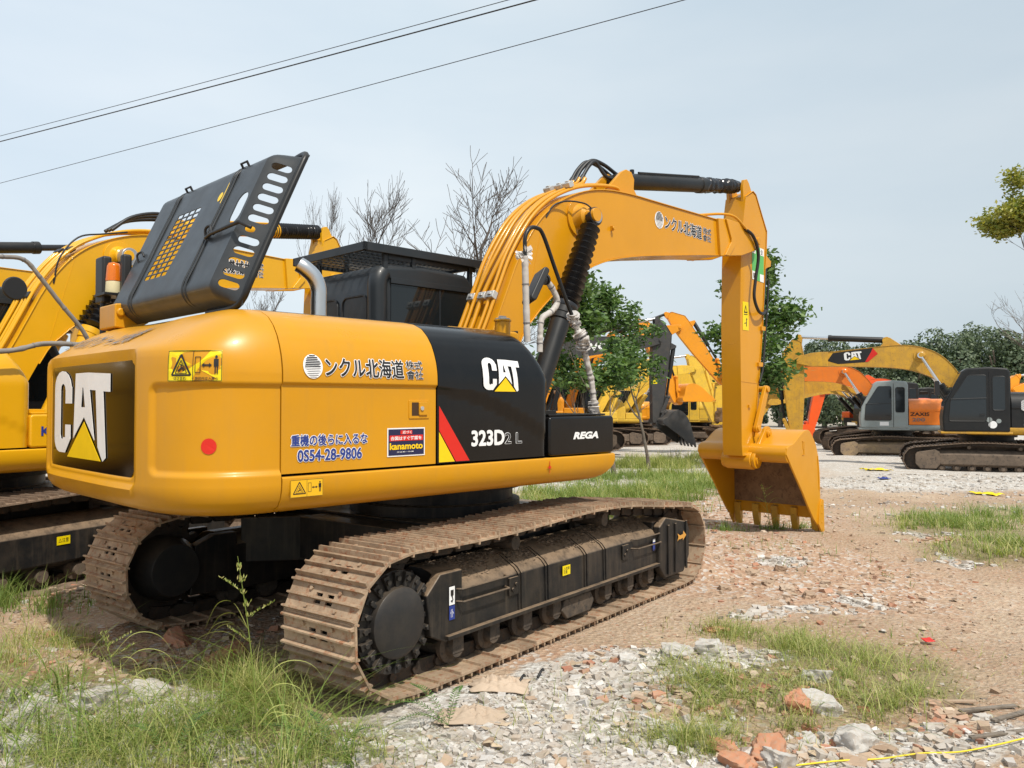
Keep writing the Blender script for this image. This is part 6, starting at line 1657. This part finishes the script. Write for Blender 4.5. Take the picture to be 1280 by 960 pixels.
def fern(label,px,py,dirs,seed):
    rr_=random.Random(seed); p=gp(px,py); root=empty('feathery_weed',(p.x,p.y,relief(p.x,p.y)+.02),0,label,'weed','feathery weeds in the foreground')
    for (dx,dy,dz,L_) in dirs:
        d=Vector((dx,dy,dz)).normalized(); b=MB(); pts=spline([(0,0,0),d*L_*.5+Vector((0,0,.04)),d*L_-Vector((0,0,.03))],10); b.tube(pts,.0015,5)
        n_=Vector((-d.y,d.x,0)).normalized()
        for q in range(2,len(pts)):
            o=pts[q]; l=.030*math.sin(PI*(q/len(pts))**.8)+.004
            for s_ in (-1,1):
                e=(n_*s_+d*.45).normalized(); f=d*.0045; b.add([o,o+e*l*.6+f,o+e*l,o+e*l*.5-f],[(0,1,2,3)])
        b.build('frond',M['leaf'],root,smooth=0,recalc=False)
fern('feathery weed arching over the near track shoes at the drive',560,905,[(-.6,.6,.45,.36),(-.9,.2,.35,.34),(.2,.9,.5,.30),(-1,-.2,.2,.30)],1)
fern('feathery weed at the bottom among the left grass',420,950,[(-1,.1,.5,.40),(.7,.2,.6,.25),(-.6,.5,.7,.3)],2)
fern('feathery weed in the grass below the white lumps',215,955,[(1,.1,.5,.35),(-.8,.3,.5,.3),(.3,.8,.6,.3)],3)

# ------------------------------------------------------------------ rope, cloth, scraps
M['rope']=plain('yellow rope plastic',(.72,.55,.02),.5)
pts=[]
for px,py in ((930,985),(968,957),(1000,952),(1050,946),(1100,944),(1150,945),(1200,943),(1250,939),(1300,933),(1400,925)):
    p=gp(px,py); pts.append((p.x,p.y,relief(p.x,p.y)+.022))
b=MB(); b.tube(spline(pts,8),.0042,8); tag(b.build('rope',M['rope'],None,smooth=60),'thin yellow rope lying across the bottom right corner','rope')
M['cloth']=paint('dusty cloth',(.46,.36,.27),.9,.15,.3,(.3,.22,.15),0,bumpy=.3)
def cloth(label,px,py,sx,sy,h,seed,mat='cloth'):
    p=gp(px,py); b=MB(); n_=44
    def f(i,j):
        u=i/(n_-1)*2-1; v=j/(n_-1)*2-1; rr_=1+.25*noise.noise(Vector((u*2,v*2,seed)))
        x=u*sx*rr_; y=v*sy*rr_; X,Y=p.x+x,p.y+y
        z=relief(X,Y)+.012+max(0,(1-u*u)*(1-v*v))*h*(.45+.9*abs(noise.noise(Vector((u*2.6,v*2.6,seed+4)))))+.5*h*max(0,1-abs(noise.noise(Vector((u*3.2+v*1.5,v*2,seed)))*4))*(1-u*u)*(1-v*v)+(1-u*u)*(1-v*v)*(.018*noise.noise(Vector((u*7,v*9,seed)))+.010*abs(noise.noise(Vector((u*15,v*12,seed+2)))))
        return (X,Y,z)
    b.grid(f,n_,n_); o=b.build('crumpled_sack',M[mat],None,smooth=80,recalc=False); md=o.modifiers.new('t','SOLIDIFY'); md.thickness=.004; tag(o,label,'sack','crumpled sacks in the foreground')
cloth('crumpled beige sack beside the near track, upper of the two',625,858,.17,.10,.055,1)
cloth('crumpled beige sack lower left of the upper one on white gravel',590,895,.18,.09,.045,2)
b=MB()
for px0,py0,px1,py1 in ((1205,890,1275,900),(1190,905,1285,925),(1150,870,1290,880),(640,830,650,800)):
    pass
rr_=random.Random(12)
for i,(px,py,a,l) in enumerate(((1235,893,.2,.35),(1215,912,-.4,.28),(1262,905,.5,.3),(1190,880,-.2,.25),(1250,925,.1,.32))):
    p=gp(px,py); b=MB(); mm=Matrix.Translation((p.x,p.y,relief(p.x,p.y)+.012)) @ Matrix.Rotation(a,4,'Z') @ Matrix.Rotation(rr_.uniform(-.08,.08),4,'Y'); b.box(-l/2,l/2,-.014,.014,-.006,.006,mm)
    tag(b.build('wood_splinter',M['clod'] if i%2 else M['bark'],None,.002),'thin weathered wood splinter on the dirt at the lower right','wood scrap','wood splinters at the lower right')
for i,(px,py,lb) in enumerate(((672,768+30,'upper'),(672,850,'middle'),(648,857,'lowest'))):
    p=gp(px,py); b=MB(); z=relief(p.x,p.y)+.02; b.tube(spline([(p.x,p.y,z),(p.x+.03,p.y+.05,z+.03),(p.x+.04,p.y+.10,z+.01)],5),.008,7); tag(b.build('hose_scrap',M['rubber'],None,smooth=60),'%s short black hose scrap beside the crumpled sacks'%lb,'hose scrap')

rr_=random.Random(31)
for i,(px,py,cn,lb) in enumerate(((1095,583,'warn','flat yellow plastic strip lying on the gravel left of the black cab machine'),(1232,612,'warn','crumpled yellow plastic sheet on the dirt below the black cab machine'),(1160,805,'redd','small red plastic scrap on the brown dirt at the right'),(1105,770-175,'blued','tiny blue scrap on the pale gravel beyond the bucket'),(905,662,'steel','pale bottle scrap beside the left bucket teeth'))):
    p=gp(px,py,gz(12)); d_=p.y; s_=.0022*d_*(3 if cn=='warn' else 1.2); b=MB(); n_=9
    def f(a,c_): 
        u=a/(n_-1)*2-1; v=c_/(n_-1)*2-1; X=p.x+u*s_*2.2; Y=p.y+v*s_*2.4; return (X,Y,relief(X,Y)+.03+.04*noise.noise(Vector((u*2+i*5,v*2,1)))*s_*12)
    b.grid(f,n_,n_); o=b.build('plastic_scrap',M[cn],None,smooth=80,recalc=False); md=o.modifiers.new('t','SOLIDIFY'); md.thickness=.004; tag(o,lb,'litter','plastic scraps on the ground')
# ------------------------------------------------------------------ tidy: pieces that are things of their own get their own mesh
def split_loose(names):
    for o in [o for o in COL.objects if o.type=='MESH' and o.name.split('.')[0] in names]:
        bm=bmesh.new(); bm.from_mesh(o.data); bm.verts.ensure_lookup_table(); seen=set(); isl=[]
        for v in bm.verts:
            if v.index in seen: continue
            st_=[v]; seen.add(v.index); cur=[]
            while st_:
                q=st_.pop(); cur.append(q.index)
                for e in q.link_edges:
                    w_=e.other_vert(q)
                    if w_.index not in seen: seen.add(w_.index); st_.append(w_)
            isl.append(set(cur))
        bm.free()
        if len(isl)<2: continue
        nm=o.name.split('.')[0]
        for k,s_ in enumerate(isl):
            b2=bmesh.new(); b2.from_mesh(o.data); b2.verts.ensure_lookup_table(); bmesh.ops.delete(b2,geom=[v for v in b2.verts if v.index not in s_],context='VERTS')
            me=o.data.copy(); b2.to_mesh(me); b2.free()
            if k==len(isl)-1: o.data=me
            else:
                n_=o.copy(); n_.data=me; COL.objects.link(n_)
                if o.parent: n_.parent=o.parent; n_.matrix_local=o.matrix_local
split_loose({'guard_post','frame_rib','fork_rib','stick_bracket','side_cutter','stick_fork','cylinder_lug','stick_ear','bracket_rib','bucket_ear','white_corners','leaf_blades','wrap_band'})
